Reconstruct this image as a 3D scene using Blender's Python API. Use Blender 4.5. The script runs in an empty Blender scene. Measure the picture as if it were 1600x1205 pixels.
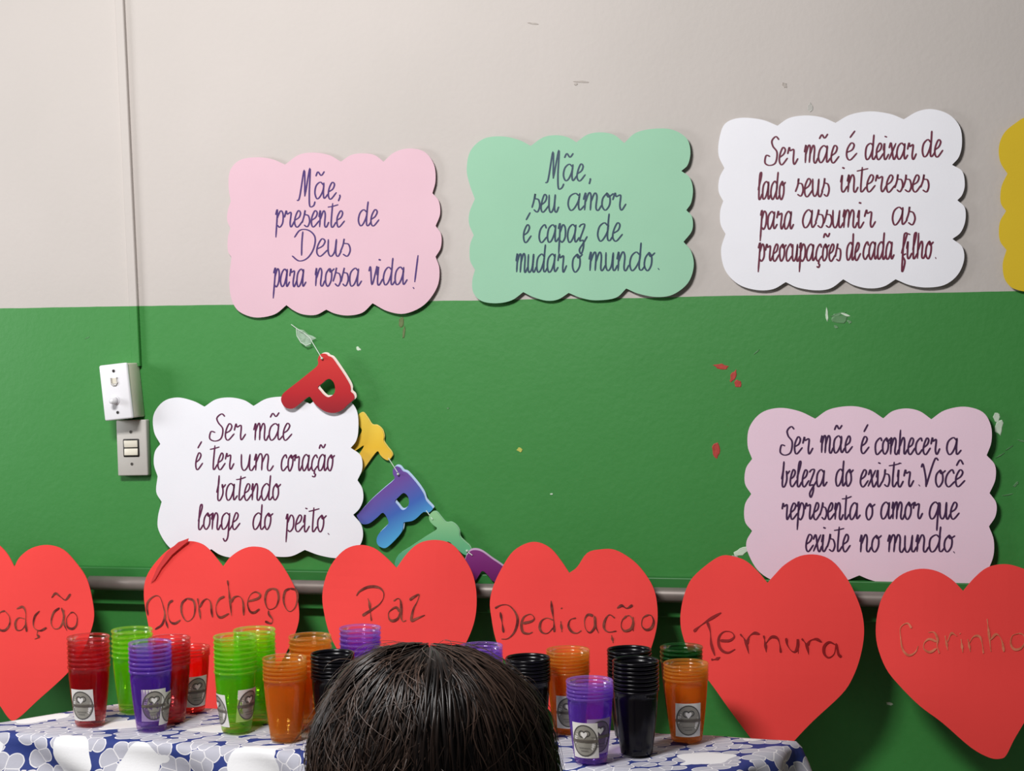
import bpy, bmesh, math, random
from math import sin, cos, radians, pi, sqrt, atan2, hypot, floor
from mathutils import Vector, Matrix
from mathutils.geometry import delaunay_2d_cdt
from mathutils import noise as mnoise

random.seed(7)
S = bpy.context.scene
COL = S.collection

# ------------------------------------------------------------ camera
F = 2600.0
CAM = Vector((0.75, -3.26, 1.434))
YAW, PITCH, ROLL = radians(13), radians(-1.5), radians(-0.9)
fw = Vector((-sin(YAW)*cos(PITCH), cos(YAW)*cos(PITCH), sin(PITCH)))
rt = Vector((cos(YAW), sin(YAW), 0)); up = rt.cross(fw)
R2 = rt*cos(ROLL) + up*sin(ROLL); U2 = up*cos(ROLL) - rt*sin(ROLL)
cd = bpy.data.cameras.new('camera'); cam = bpy.data.objects.new('camera', cd); COL.objects.link(cam)
m = Matrix((R2, U2, -fw)).transposed().to_4x4(); m.translation = CAM
cam.matrix_world = m
cd.sensor_fit = 'HORIZONTAL'; cd.sensor_width = 36; cd.lens = F/1600*36; cd.clip_start = .05
S.camera = cam

# ------------------------------------------------------------ light
w = bpy.data.worlds.new('world'); S.world = w; w.use_nodes = True
w.node_tree.nodes['Background'].inputs[0].default_value = (0.98, 0.98, 1.0, 1)
w.node_tree.nodes['Background'].inputs[1].default_value = 0.085

def area(name, loc, target, sx, sy, power, col):
    l = bpy.data.lights.new(name, 'AREA'); l.shape = 'RECTANGLE'; l.size = sx; l.size_y = sy
    l.energy = power; l.color = col
    o = bpy.data.objects.new(name, l); COL.objects.link(o); o.location = loc
    o.rotation_euler = (Vector(target)-Vector(loc)).to_track_quat('-Z', 'Y').to_euler()
    return o
area('window_daylight', (-2.7, -1.25, 1.7), (-0.4, 0, 1.3), .8, .7, 27, (.97, .98, 1.0))
area('ceiling_tube_light', (-0.50, -2.15, 2.85), (-0.25, 0, 1.15), .7, .3, 72, (1.0, .98, .97))

S.view_settings.view_transform = 'Standard'; S.view_settings.look = 'None'
S.view_settings.gamma = 1; S.view_settings.use_curve_mapping = False
S.view_settings.exposure = -0.06
S.cycles.transparent_max_bounces = 64
S.cycles.max_bounces = 8

# ------------------------------------------------------------ helpers
def ray(px, py):
    return fw + R2*((px-800)/F) + U2*((602.5-py)/F)
def on_wall(px, py, off=0.0):            # a pixel read off the photograph -> point on the plane y = -off
    d = ray(px, py); return CAM + d*((-off-CAM.y)/d.y)
def on_level(px, py, z):
    d = ray(px, py); return CAM + d*((z-CAM.z)/d.z)
def lin(c):
    return tuple((v/12.92 if v <= .04045 else ((v+.055)/1.055)**2.4) for v in (x/255 for x in c))
def tag(o, label=None, cat=None, group=None, kind=None):
    if label: o['label'] = label
    if cat: o['category'] = cat
    if group: o['group'] = group
    if kind: o['kind'] = kind
    return o
def empty(name, loc, label=None, cat=None, group=None):
    o = bpy.data.objects.new(name, None); COL.objects.link(o); o.location = loc
    o.empty_display_size = .05
    return tag(o, label, cat, group)
def link(name, me, mat=None, parent=None, loc=None):
    o = bpy.data.objects.new(name, me); COL.objects.link(o)
    if mat and not me.materials: me.materials.append(mat)
    if parent: o.parent = parent
    if loc is not None: o.location = loc
    return o
def mesh(name, verts, faces, smooth=False):
    me = bpy.data.meshes.new(name); me.from_pydata([tuple(v) for v in verts], [], faces); me.update()
    if smooth: me.shade_smooth()
    return me
def bm_mesh(name, bm, smooth=False):
    bmesh.ops.recalc_face_normals(bm, faces=bm.faces[:])
    me = bpy.data.meshes.new(name); bm.to_mesh(me); bm.free()
    if smooth: me.shade_smooth()
    return me
def box_bm(sx, sy, sz, bev=0, seg=2, bm=None, at=(0, 0, 0), rot=None):
    bm = bm or bmesh.new()
    r = bmesh.ops.create_cube(bm, size=1)
    vs = r['verts']
    for v in vs: v.co = Vector((v.co.x*sx, v.co.y*sy, v.co.z*sz))
    if bev:
        es = list({e for v in vs for e in v.link_edges})
        rr = bmesh.ops.bevel(bm, geom=es, offset=bev, segments=seg, affect='EDGES', profile=.5)
        vs = list({v for f in rr['faces'] for v in f.verts} | {v for v in vs if v.is_valid})
    M = Matrix.Translation(at) @ (rot.to_4x4() if rot else Matrix.Identity(4))
    for v in vs: v.co = M @ v.co
    return bm
def cyl_bm(r0, r1, h, seg=24, bm=None, M=None, caps=True):
    bm = bm or bmesh.new()
    r = bmesh.ops.create_cone(bm, cap_ends=caps, segments=seg, radius1=r0, radius2=r1, depth=h)
    if M:
        for v in r['verts']: v.co = M @ v.co
    return bm
def tube(pts, r, seg=8, bm=None, taper=None):
    bm = bm or bmesh.new(); rings = []
    n = len(pts)
    for i, p in enumerate(pts):
        p = Vector(p)
        t = (Vector(pts[min(i+1, n-1)])-Vector(pts[max(i-1, 0)])).normalized()
        a = t.cross(Vector((0, 0, 1)))
        if a.length < .1: a = t.cross(Vector((1, 0, 0)))
        a.normalize(); b = t.cross(a)
        rr = r*(taper(i/(n-1)) if taper else 1)
        rings.append([bm.verts.new(p+(a*cos(2*pi*k/seg)+b*sin(2*pi*k/seg))*rr) for k in range(seg)])
    for i in range(n-1):
        for k in range(seg):
            bm.faces.new((rings[i][k], rings[i][(k+1) % seg], rings[i+1][(k+1) % seg], rings[i+1][k]))
    bm.faces.new(rings[0]); bm.faces.new(rings[-1])
    return bm
def cr(pts, n=5, closed=False):           # catmull-rom
    P = [Vector((p[0], p[1])) for p in pts]; N = len(P); out = []
    if N < 3 and not closed:
        return [P[0].lerp(P[-1], i/n) for i in range(n+1)]
    rng = range(N) if closed else range(N-1)
    for i in rng:
        p1, p2 = P[i], P[(i+1) % N]
        p0 = P[i-1] if (closed or i > 0) else p1*2-p2
        p3 = P[(i+2) % N] if (closed or i < N-2) else p2*2-p1
        for k in range(n):
            t = k/n
            out.append(.5*((2*p1)+(p2-p0)*t+(2*p0-5*p1+4*p2-p3)*t*t+(3*p1-p0-3*p2+p3)*t**3))
    if not closed: out.append(P[-1].copy())
    return out

# ---- materials
class NT:
    def __init__(s, name):
        s.m = bpy.data.materials.new(name); s.m.use_nodes = True; s.t = s.m.node_tree; s.n = s.t.nodes; s.l = s.t.links
        s.p = s.n['Principled BSDF']
    def new(s, t, **kw):
        n = s.n.new(t)
        for k, v in kw.items(): setattr(n, k, v)
        return n
    def math(s, op, a, b=None, c=None):
        n = s.n.new('ShaderNodeMath'); n.operation = op
        for i, v in enumerate((a, b, c)):
            if v is None: continue
            if isinstance(v, (int, float)): n.inputs[i].default_value = v
            else: s.l.new(v, n.inputs[i])
        return n.outputs[0]
    def mix(s, f, a, b):
        n = s.n.new('ShaderNodeMix'); n.data_type = 'RGBA'
        for i, v in ((0, f), (6, a), (7, b)):
            if isinstance(v, (int, float)): n.inputs[i].default_value = v
            elif isinstance(v, tuple): n.inputs[i].default_value = v+(1,) if len(v) == 3 else v
            else: s.l.new(v, n.inputs[i])
        return n.outputs[2]
    def bump(s, h, strength=.3, dist=.001):
        b = s.n.new('ShaderNodeBump'); b.inputs['Strength'].default_value = strength; b.inputs['Distance'].default_value = dist
        s.l.new(h, b.inputs['Height']); s.l.new(b.outputs[0], s.p.inputs['Normal'])
    def noise(s, scale, detail=3, coord=None, rough=.5):
        n = s.n.new('ShaderNodeTexNoise'); n.inputs['Scale'].default_value = scale; n.inputs['Detail'].default_value = detail
        n.inputs['Roughness'].default_value = rough
        if coord: s.l.new(coord, n.inputs['Vector'])
        return n.outputs[0]
    def coord(s, k='Object'):
        return s.new('ShaderNodeTexCoord').outputs[k]
def simple(name, c, rough=.5, metal=0, spec=.5, var=0.0, vscale=20, bumps=0, bscale=200, sub=0):
    t = NT(name); p = t.p
    p.inputs['Roughness'].default_value = rough; p.inputs['Metallic'].default_value = metal
    p.inputs['Specular IOR Level'].default_value = spec
    L = lin(c)
    co = t.coord()
    n = t.noise(vscale, 4, co)
    f = t.math('MULTIPLY_ADD', n, 1.6, -.3)
    dark = tuple(v*(1-var) for v in L); lite = tuple(min(1, v*(1+var)) for v in L)
    t.l.new(t.mix(f, dark, lite), p.inputs['Base Color'])
    if bumps: t.bump(t.noise(bscale, 3, co), bumps, .001)
    return t.m

# wall paint: cream above, green below, painted line slightly out of level
def wall_mat():
    t = NT('two_tone_wall_paint')
    g = t.new('ShaderNodeNewGeometry').outputs['Position']
    sep = t.new('ShaderNodeSeparateXYZ'); t.l.new(g, sep.inputs[0])
    a = on_wall(0, 482); b = on_wall(1600, 455)
    k = (b.z-a.z)/(b.x-a.x)
    lev = t.math('MULTIPLY_ADD', sep.outputs[0], k, a.z-k*a.x)
    lev = t.math('ADD', lev, t.math('MULTIPLY_ADD', t.noise(6, 3, g), .006, -.003))
    top = t.math('GREATER_THAN', sep.outputs[2], lev)
    n1 = t.noise(2.2, 4, g); n2 = t.noise(60, 3, g)
    cream = t.mix(n1, lin((184, 178, 172)), lin((199, 191, 186)))
    cream = t.mix(t.math('MULTIPLY', n2, .12), cream, lin((178, 172, 168)))
    green = t.mix(n1, lin((45, 126, 48)), lin((54, 136, 57)))
    green = t.mix(t.math('MULTIPLY', n2, .14), green, lin((88, 160, 92)))
    t.l.new(t.mix(top, green, cream), t.p.inputs['Base Color'])
    r = t.math('MULTIPLY_ADD', top, .2, .52)
    t.l.new(r, t.p.inputs['Roughness'])
    t.p.inputs['Specular IOR Level'].default_value = .6
    h = t.math('ADD', t.math('MULTIPLY', t.noise(90, 4, g), .5), t.noise(9, 3, g))
    t.bump(h, .35, .0025)
    return t.m
WALL = wall_mat()

def paper(name, c, rough=.6):
    t = NT(name); g = t.coord()
    L = lin(c)
    n = t.noise(7, 3, g)
    t.l.new(t.mix(n, tuple(v*.95 for v in L), tuple(min(1, v*1.05) for v in L)), t.p.inputs['Base Color'])
    t.p.inputs['Roughness'].default_value = rough; t.p.inputs['Specular IOR Level'].default_value = .25
    t.bump(t.math('ADD', t.noise(500, 2, g), t.noise(12, 2, g)), .15, .001)
    return t.m
PINK = paper('pink_card', (218, 182, 194)); PINK2 = paper('mauve_card', (242, 212, 228))
GREEN = paper('mint_card', (148, 196, 166)); WHITE = paper('white_card', (238, 238, 244))
YELLOW = paper('yellow_card', (222, 190, 44)); RED = paper('red_foam_sheet', (240, 68, 64), .7)
EDGE = simple('paper_edge', (225, 200, 195), .7)
CREAMP = simple('cream_plastic', (222, 216, 200), .4, var=.05)
WHITEP = simple('white_plastic', (235, 234, 238), .35, var=.03)
GREYP = simple('grey_switch_plastic', (190, 186, 180), .45, var=.05)
BLACKP = simple('black_trim', (28, 24, 22), .4)
METAL = simple('screw_metal', (120, 115, 110), .35, .9)

# ---------------------------------------------------------------- setting
def quad_wall(name, x0, x1, z0, z1, y=0.0, th=.12, mat=None):
    bm = box_bm(x1-x0, th, z1-z0, at=((x0+x1)/2, y+th/2, (z0+z1)/2))
    return tag(link(name, bm_mesh(name, bm), mat), kind='structure')
wall = quad_wall('wall_back', -3.2, 2.6, 0, 3.0, mat=WALL)
t = NT('floor_terrazzo'); g = t.coord()
v = t.new('ShaderNodeTexVoronoi'); v.inputs['Scale'].default_value = 60; t.l.new(g, v.inputs['Vector'])
t.l.new(t.mix(v.outputs['Distance'], lin((120, 112, 104)), lin((165, 158, 148))), t.p.inputs['Base Color']); t.p.inputs['Roughness'].default_value = .35
bm = box_bm(5.8, 4.4, .1, at=(-.3, -2.2, -.05))
tag(link('floor', bm_mesh('floor', bm), t.m), kind='structure')

# paint damage and scraps left on the wall : pieces of the wall
def flake(name, px, py, wpx, hpx, ang, mat, seed, label=None, th=.0008, off=0.0, parent=wall, n=12, jag=.25, yoff=0.0):
    rnd = random.Random(seed); c = on_wall(px, py, yoff); u = 1/790.0
    outl = []
    for i in range(n):
        a = 2*pi*i/n; r = 1+rnd.uniform(-jag, jag)
        x = cos(a)*wpx*.5*u*r; z = sin(a)*hpx*.5*u*r
        ca, sa = cos(-ang), sin(-ang)
        outl.append((x*ca-z*sa, x*sa+z*ca))
    vs = [(x, 0, z) for x, z in outl]+[(x*.85, -th*rnd.uniform(.7, 1.5), z*.85) for x, z in outl]
    fs = [(i, (i+1) % n, n+(i+1) % n, n+i) for i in range(n)]+[tuple(range(n, 2*n))]
    o = link(name, mesh(name, vs, fs), mat, parent, c)
    if label: o['label'] = label
    return o
CHIP = simple('bare_plaster', (205, 222, 200), .8, var=.1); REDM = simple('red_paint_residue', (176, 62, 52), .7, var=.25, vscale=120)
STAIN = simple('faded_red_stain', (96, 112, 66), .7, var=.2, vscale=90); YCHIP = simple('yellow_residue', (190, 190, 90), .7)
TAPEM = simple('old_tape', (165, 170, 160), .3, var=.15, vscale=80); PALE = simple('pale_scuff', (92, 140, 92), .6, var=.1)
GREYM = simple('grey_scuff', (170, 162, 155), .7, var=.1); TAPEG = simple('greenish_tape', (110, 150, 110), .25, var=.25, vscale=150)
for i, a in enumerate([
    ('paint_chip', 1557, 652, 9, 15, 0, CHIP), ('paint_chip', 1561, 668, 11, 24, .1, CHIP), ('paint_chip', 560, 545, 8, 6, .6, CHIP),
    ('paint_chip', 812, 703, 10, 7, .3, YCHIP), ('paint_chip', 862, 772, 5, 3, 0, CHIP), ('paint_chip', 1390, 1100, 10, 4, .2, CHIP),
    ('paint_chip', 1158, 862, 24, 12, -.4, CHIP), ('paint_chip', 1148, 872, 14, 9, .1, TAPEM),
    ('glue_mark', 1127, 573, 22, 9, .2, REDM), ('glue_mark', 1146, 588, 9, 20, .4, REDM), ('glue_mark', 1153, 600, 11, 12, .3, REDM),
    ('glue_mark', 1119, 704, 13, 23, -.1, REDM), ('stain', 627, 503, 9, 18, 0, STAIN), ('stain', 631, 520, 5, 20, .1, STAIN),
    ('tape_scrap', 1292, 492, 4, 20, -.05, CHIP), ('tape_scrap', 1310, 491, 22, 4, -.25, TAPEG), ('tape_scrap', 1321, 492, 16, 4, .35, CHIP),
    ('tape_scrap', 1327, 503, 7, 5, .5, TAPEG), ('tape_scrap', 1312, 499, 26, 14, 0, PALE), ('tape_scrap', 1306, 511, 7, 5, .5, TAPEG),
    ('scuff', 908, 128, 22, 3, .1, GREYM), ('scuff', 900, 132, 6, 4, .1, GREYM), ('scuff', 1226, 133, 10, 6, .9, GREYM), ('scuff', 832, 37, 18, 3, .2, GREYM),
    ('scuff', 1562, 712, 16, 1.6, -.55, PALE), ('scuff', 1577, 700, 14, 1.6, -.6, PALE), ('scuff', 1597, 689, 12, 3, .2, PALE), ('scuff', 1587, 757, 11, 4, -.8, PALE),
    ('scuff', 1575, 773, 20, 2, -.2, PALE), ('scuff', 1182, 550, 12, 2, -.7, PALE), ('scuff', 136, 528, 10, 1.6, -.4, PALE), ('scuff', 700, 638, 5, 3, 0, PALE)]):
    flake(*a, seed=i)
# small marks hanging just over the upper right card
flake('tape_scrap', 1266, 168, 8, 14, 0, simple('translucent_tape', (186, 184, 178), .25), 77)

# --------------------------------------------------------------- conduit and switches
def wall_frame(px, py, off=0.0):
    return on_wall(px, py, off)
# cable channel, painted with the wall
a, b, c = on_wall(158, -665, .0), on_wall(211, 480, .0), on_wall(215.5, 572, .0)
def strip(p, q, wd, dp, bm, z0f=0):
    d = (q-p).normalized(); s = Vector((d.z, 0, -d.x)); s = s if s.x > 0 else -s
    vs = []
    prof = [(-wd/2, -.0), (-wd/2, -dp*.85), (-wd/2+.0015, -dp), (wd/2-.0015, -dp), (wd/2, -dp*.85), (wd/2, 0)]
    A = [bm.verts.new(p+s*x+Vector((0, y, 0))) for x, y in prof]; B = [bm.verts.new(q+s*x+Vector((0, y, 0))) for x, y in prof]
    for i in range(5): bm.faces.new((A[i], A[i+1], B[i+1], B[i]))
    bm.faces.new(A); bm.faces.new(B)
bm = bmesh.new(); strip(a, c, .019, .011, bm)
cc = link('cable_channel', bm_mesh('cable_channel', bm), WALL)
tag(cc, 'narrow cable channel running down the wall into the white outlet box, painted like the wall', 'cable channel')

# protruding white outlet box
ctr = on_wall(180.5, 612.5, .062)
bx = empty('outlet_box', (ctr.x, 0, ctr.z), 'white surface outlet box with round knob, hanging askew under the cable channel', 'outlet box')
bx.rotation_euler = (0, radians(-5.5), 0)
W_, H_, D_ = .064, .117, .062
bm = box_bm(W_*.98, D_-.008, H_*.98, .003, 2, at=(0, -(D_-.008)/2, 0))
link('housing', bm_mesh('housing', bm, True), CREAMP, bx)
bm = box_bm(W_, .010, H_, .004, 3, at=(0, -D_+.005, 0))
link('face_plate', bm_mesh('plate', bm, True), WHITEP, bx)
for z in (.044, -.043):
    bm = cyl_bm(.0030, .0030, .0016, 14, M=Matrix.Translation((.001 if z > 0 else .0, -D_-.0006, z)) @ Matrix.Rotation(pi/2, 4, 'X'))
    link('screw', bm_mesh('screw', bm), simple('dark_screw', (70, 66, 66), .4, .6), bx)
bm = cyl_bm(.0072, .0062, .019, 20, M=Matrix.Translation((-.002, -D_-.0095, -.018)) @ Matrix.Rotation(pi/2, 4, 'X'))
bmesh.ops.bevel(bm, geom=[e for e in bm.edges if len(e.link_faces) == 2 and e.calc_face_angle(0) > 1], offset=.001, segments=2, affect='EDGES')
link('knob', bm_mesh('knob', bm, True), WHITEP, bx)
bm = cyl_bm(.0098, .0094, .002, 24, M=Matrix.Translation((-.002, -D_-.001, -.018)) @ Matrix.Rotation(pi/2, 4, 'X'))
link('knob_collar', bm_mesh('collar', bm, True), WHITEP, bx)
pts = [Vector((.0005+x, -D_-.0015, .021+z)) for x, z in [(-.007, .009), (-.007, -.003), (-.003, -.007), (.003, -.007), (.0065, -.002), (.0065, .009)]]
link('socket_rim', bm_mesh('rim', tube(pts, .0017, 8)), GREYP, bx)
bm = box_bm(.010, .0012, .012, .0005, 1, at=(0, -D_-.0004, .023))
link('socket_recess', bm_mesh('recess', bm), CREAMP, bx)

ctr = on_wall(206, 700, .018)
sw = empty('light_switch', (ctr.x, 0, ctr.z), 'grey double rocker light switch on the wall directly below the white outlet box', 'light switch')
sw.rotation_euler = (0, radians(-.9), 0)
link('face_plate', bm_mesh('plate', box_bm(.069, .018, .118, .0025, 2, at=(0, -.009, 0)), True), GREYP, sw)
link('rocker_frame', bm_mesh('frame', box_bm(.0365, .003, .038, .002, 2, at=(-.001, -.0185, 0)), True), BLACKP, sw)
for z in (.0085, -.0085):
    link('rocker', bm_mesh('rocker', box_bm(.031, .005, .0145, .0012, 2, at=(-.001, -.0192, z), rot=Matrix.Rotation(radians(5 if z > 0 else -5), 3, 'X')), True), CREAMP, sw)
for z in (.034, -.034):
    link('screw', bm_mesh('screw', cyl_bm(.003, .003, .0015, 12, M=Matrix.Translation((-.001, -.0185, z)) @ Matrix.Rotation(pi/2, 4, 'X'))), METAL, sw)

# ---------------------------------------------------------------- rail
za = on_wall(180, 912, .05); zb = on_wall(1350, 937, .05)
k = (zb.z-za.z)/(zb.x-za.x)
X0, X1 = on_wall(139, 910, .05).x, 2.2
def rz(x): return za.z+k*(x-za.x)
rail = empty('wall_rail', (X0, 0, rz(X0)), 'grey metal tube rail behind the red hearts, fixed along the green wall', 'rail')
inv = Matrix.Translation(-rail.location)
pp = [Vector((X0+(X1-X0)*i/30, -.045, rz(X0+(X1-X0)*i/30))) - rail.location for i in range(31)]
bm = tube(pp, .0148, 20)
link('pipe', bm_mesh('pipe', bm, True), simple('dull_grey_metal', (132, 122, 116), .45, .3, var=.12, vscale=30), rail)
GBOARD = simple('green_painted_wood', (44, 118, 50), .5, var=.1, vscale=12, bumps=.3, bscale=40)
for dz, h, th in ((.0, .078, .022),):
    bm = bmesh.new()
    n = Vector((1, 0, k)).normalized()
    L = 4.4
    box_bm(L, th, h, .002, 2, bm, at=(.2, -th/2, k*.2-.009), rot=Matrix.Rotation(-math.atan(k), 3, 'Y'))
    link('backing_board', bm_mesh('board', bm), GBOARD, rail)
for x in (X0+.10, -.45, .02, .6):
    p = Vector((x, -.03, rz(x)))-rail.location
    link('bracket', bm_mesh('bracket', box_bm(.02, .03, .02, .002, 1, at=(p.x, -.030, p.z))), METAL, rail)

# ---------------------------------------------------------------- sheets (cards, hearts)
def in_poly(p, poly):
    x, y = p; c = False; n = len(poly); j = n-1
    for i in range(n):
        xi, yi = poly[i]; xj, yj = poly[j]
        if (yi > y) != (yj > y) and x < (xj-xi)*(y-yi)/(yj-yi)+xi: c = not c
        j = i
    return c
def sheet_mesh(name, outl, depth, th, step=.02, holes=()):
    """outl: list of (x,z); depth(x,z)-> distance of front face from wall; solid slab of thickness th"""
    pts = [Vector(p) for p in outl]; edges = [(i, (i+1) % len(outl)) for i in range(len(outl))]
    for h in holes:
        s = len(pts); pts += [Vector(p) for p in h]; edges += [(s+i, s+(i+1) % len(h)) for i in range(len(h))]
    xs = [p[0] for p in outl]; zs = [p[1] for p in outl]
    x = min(xs)+step/2
    while x < max(xs):
        z = min(zs)+step/2
        while z < max(zs):
            if in_poly((x, z), outl) and not any(in_poly((x, z), h) for h in holes): pts.append(Vector((x, z)))
            z += step
        x += step
    V, E_, Fc, *_ = delaunay_2d_cdt(pts, edges, [], 0, 1e-6)
    Fc = [f for f in Fc if in_poly(tuple(sum((V[i] for i in f), Vector((0, 0)))/len(f)), outl)
          and not any(in_poly(tuple(sum((V[i] for i in f), Vector((0, 0)))/len(f)), h) for h in holes)]
    n = len(V)
    vs = [(p.x, -depth(p.x, p.y), p.y) for p in V]+[(p.x, -depth(p.x, p.y)+th, p.y) for p in V]
    from collections import Counter
    cnt = Counter()
    for f in Fc:
        for i in range(len(f)): cnt[tuple(sorted((f[i], f[(i+1) % len(f)])))] += 1
    fs = [tuple(f) for f in Fc]+[tuple(n+i for i in reversed(f)) for f in Fc]
    for f in Fc:
        for i in range(len(f)):
            a_, b_ = f[i], f[(i+1) % len(f)]
            if cnt[tuple(sorted((a_, b_)))] == 1: fs.append((b_, a_, a_+n, b_+n))
    bm = bmesh.new(); bv = [bm.verts.new(v) for v in vs]
    used = set()
    for f in fs:
        try: bm.faces.new([bv[i] for i in f])
        except ValueError: pass
    for v_ in [v_ for v_ in bm.verts if not v_.link_faces]: bm.verts.remove(v_)
    return bm

def ribbon(bm, pts, wfun, lift):
    """pts: (x,z) list, builds a flat pen stroke at depth lift(x,z)"""
    n = len(pts); Ls, Rs = [], []
    for i in range(n):
        t_ = pts[min(i+1, n-1)]-pts[max(i-1, 0)]
        if t_.length < 1e-9: t_ = Vector((1, 0))
        t_.normalize(); nn = Vector((-t_.y, t_.x)); w_ = wfun(i/(n-1), t_)
        if i in (0, n-1): w_ *= .6
        a_ = pts[i]+nn*w_; b_ = pts[i]-nn*w_
        Ls.append(bm.verts.new((a_.x, -lift(a_.x, a_.y), a_.y))); Rs.append(bm.verts.new((b_.x, -lift(b_.x, b_.y), b_.y)))
    for i in range(n-1):
        bm.faces.new((Ls[i], Rs[i], Rs[i+1], Ls[i+1]))

A_ = [(.60, .85), (.38, 1.0), (.12, .78), (.05, .35), (.18, .02), (.38, .12), (.58, .55), (.62, .98)]
TAIL = [(.62, 1.0), (.60, .35), (.68, .03), (.92, .30)]
G = {
 'a': ([A_, TAIL], .86),
 'b': ([[(0, .45), (.10, 1.0), (.13, 1.85)], [(.13, 1.85), (.10, .9), (.12, .1), (.28, 0), (.46, .4), (.40, .95), (.42, .75), (.66, .95)]], .66),
 'c': ([[(.52, .78), (.38, 1.0), (.10, .7), (.05, .25), (.24, 0), (.60, .32)]], .58),
 'ç': ([[(.52, .78), (.38, 1.0), (.10, .7), (.05, .25), (.24, 0), (.60, .32)], [(.32, .02), (.30, -.18), (.42, -.25), (.34, -.45), (.12, -.38)]], .58),
 'd': ([A_, [(.64, 1.9), (.62, 1.0), (.60, .2), (.72, .02), (.92, .28)]], .84),
 'e': ([[(.06, .42), (.34, .60), (.44, .88), (.28, 1.0), (.10, .62), (.08, .2), (.26, 0), (.62, .40)]], .60),
 'f': ([[(.0, .3), (.30, 1.2), (.38, 1.75), (.24, 1.8), (.16, 1.2), (.12, -.7), (.2, -.8), (.32, -.2), (.14, .15), (.4, .3)]], .42),
 'g': ([A_, [(.62, 1.0), (.60, .1), (.56, -.6), (.38, -.88), (.22, -.65)], [(.60, -.1), (.9, .35)]], .80),
 'h': ([[(.06, 1.85), (.05, 0)], [(.05, .45), (.28, 1.0), (.42, .8), (.41, .15), (.52, .02), (.68, .3)]], .66),
 'i': ([[(0, .55), (.08, 1.0), (.08, .2), (.20, 0), (.44, .35)], [(.12, 1.62), (.15, 1.76)]], .44),
 'l': ([[(.02, .5), (.26, 1.45), (.22, 1.88), (.10, 1.5), (.08, .2), (.20, 0), (.42, .32)]], .40),
 'm': ([[(-.02, .6), (.07, 1.0), (.07, 0)], [(.07, .45), (.24, 1.0), (.37, .82), (.36, 0)], [(.36, .45), (.54, 1.0), (.67, .82), (.66, .15), (.78, 0), (.95, .32)]], .92),
 'n': ([[(-.02, .6), (.07, 1.0), (.07, 0)], [(.07, .45), (.28, 1.0), (.42, .8), (.41, .15), (.53, .0), (.70, .32)]], .68),
 'o': ([[(.28, 1.0), (.07, .7), (.06, .25), (.24, 0), (.44, .3), (.44, .75), (.28, 1.0), (.36, .78), (.62, .98)]], .60),
 'p': ([[(-.04, .75), (.08, 1.0), (.06, -.8)], [(.07, .5), (.28, 1.0), (.48, .8), (.48, .28), (.30, 0), (.12, .12)]], .60),
 'q': ([A_, [(.62, 1.0), (.60, .1), (.58, -.85)]], .72),
 'r': ([[(.0, .60), (.10, 1.0), (.17, .80), (.42, .88), (.40, .25), (.50, .02), (.72, .38)]], .66),
 's': ([[(-.02, .25), (.10, .65), (.16, 1.05), (.16, .78), (.40, .70), (.50, .35), (.36, .02), (.12, .14)]], .54),
 't': ([[(.22, 1.8), (.18, .25), (.28, 0), (.52, .32)], [(-.14, 1.40), (.20, 1.48), (.62, 1.66)]], .50),
 'u': ([[(.0, 1.0), (.03, .25), (.18, 0), (.36, .3), (.42, 1.0)], [(.42, 1.0), (.42, .2), (.54, 0), (.70, .32)]], .66),
 'v': ([[(-.04, .75), (.08, 1.0), (.24, .02), (.48, .8), (.52, 1.1)]], .56),
 'x': ([[(-.02, .7), (.12, 1.0), (.30, .2), (.44, 0), (.62, .35)], [(.50, 1.0), (.0, .0)]], .58),
 'z': ([[(.0, .85), (.18, 1.0), (.42, .95), (.10, .12), (.34, .12), (.40, -.3), (.26, -.78), (.12, -.5), (.40, 0), (.64, .35)]], .60),
 'M': ([[(-.12, -.10), (.06, .10), (.28, 1.75), (.38, .15)], [(.38, .15), (.66, 1.85), (.66, .4), (.76, -.42), (.98, -.40), (1.08, -.15)]], 1.0),
 'S': ([[(.95, 1.45), (.72, 1.62), (.46, 1.38), (.56, 1.05), (.84, .7), (.78, .12), (.40, -.06), (.06, .10), (.12, .52), (.40, .48)]], .96),
 'D': ([[(.44, 1.45), (.42, .8), (.44, .02)], [(.02, 1.10), (.30, 1.52), (.75, 1.50), (1.08, 1.1), (1.05, .45), (.75, -.10), (.35, -.28), (-.04, .02)]], 1.15),
 'V': ([[(-.04, 1.15), (.08, 1.32), (.26, .55), (.32, .0)], [(.32, .0), (.62, 1.2), (.82, 1.68), (.98, 1.55)]], .84),
 ',': ([[(.10, .12), (.13, 0), (.02, -.28)]], .3), '.': ([[(.05, .04), (.11, .07)]], .25),
 '!': ([[(.34, 2.0), (.20, .35)], [(.10, -.02), (.15, .02)]], .35),
}
ACC = {'~': [(.05, 1.36), (.20, 1.62), (.42, 1.42), (.62, 1.66)], "'": [(.18, 1.28), (.44, 1.72)], '^': [(.05, 1.25), (.26, 1.6), (.48, 1.3)]}
COMP = {'ã': ('a', '~'), 'õ': ('o', '~'), 'é': ('e', "'"), 'ê': ('e', '^')}
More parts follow.
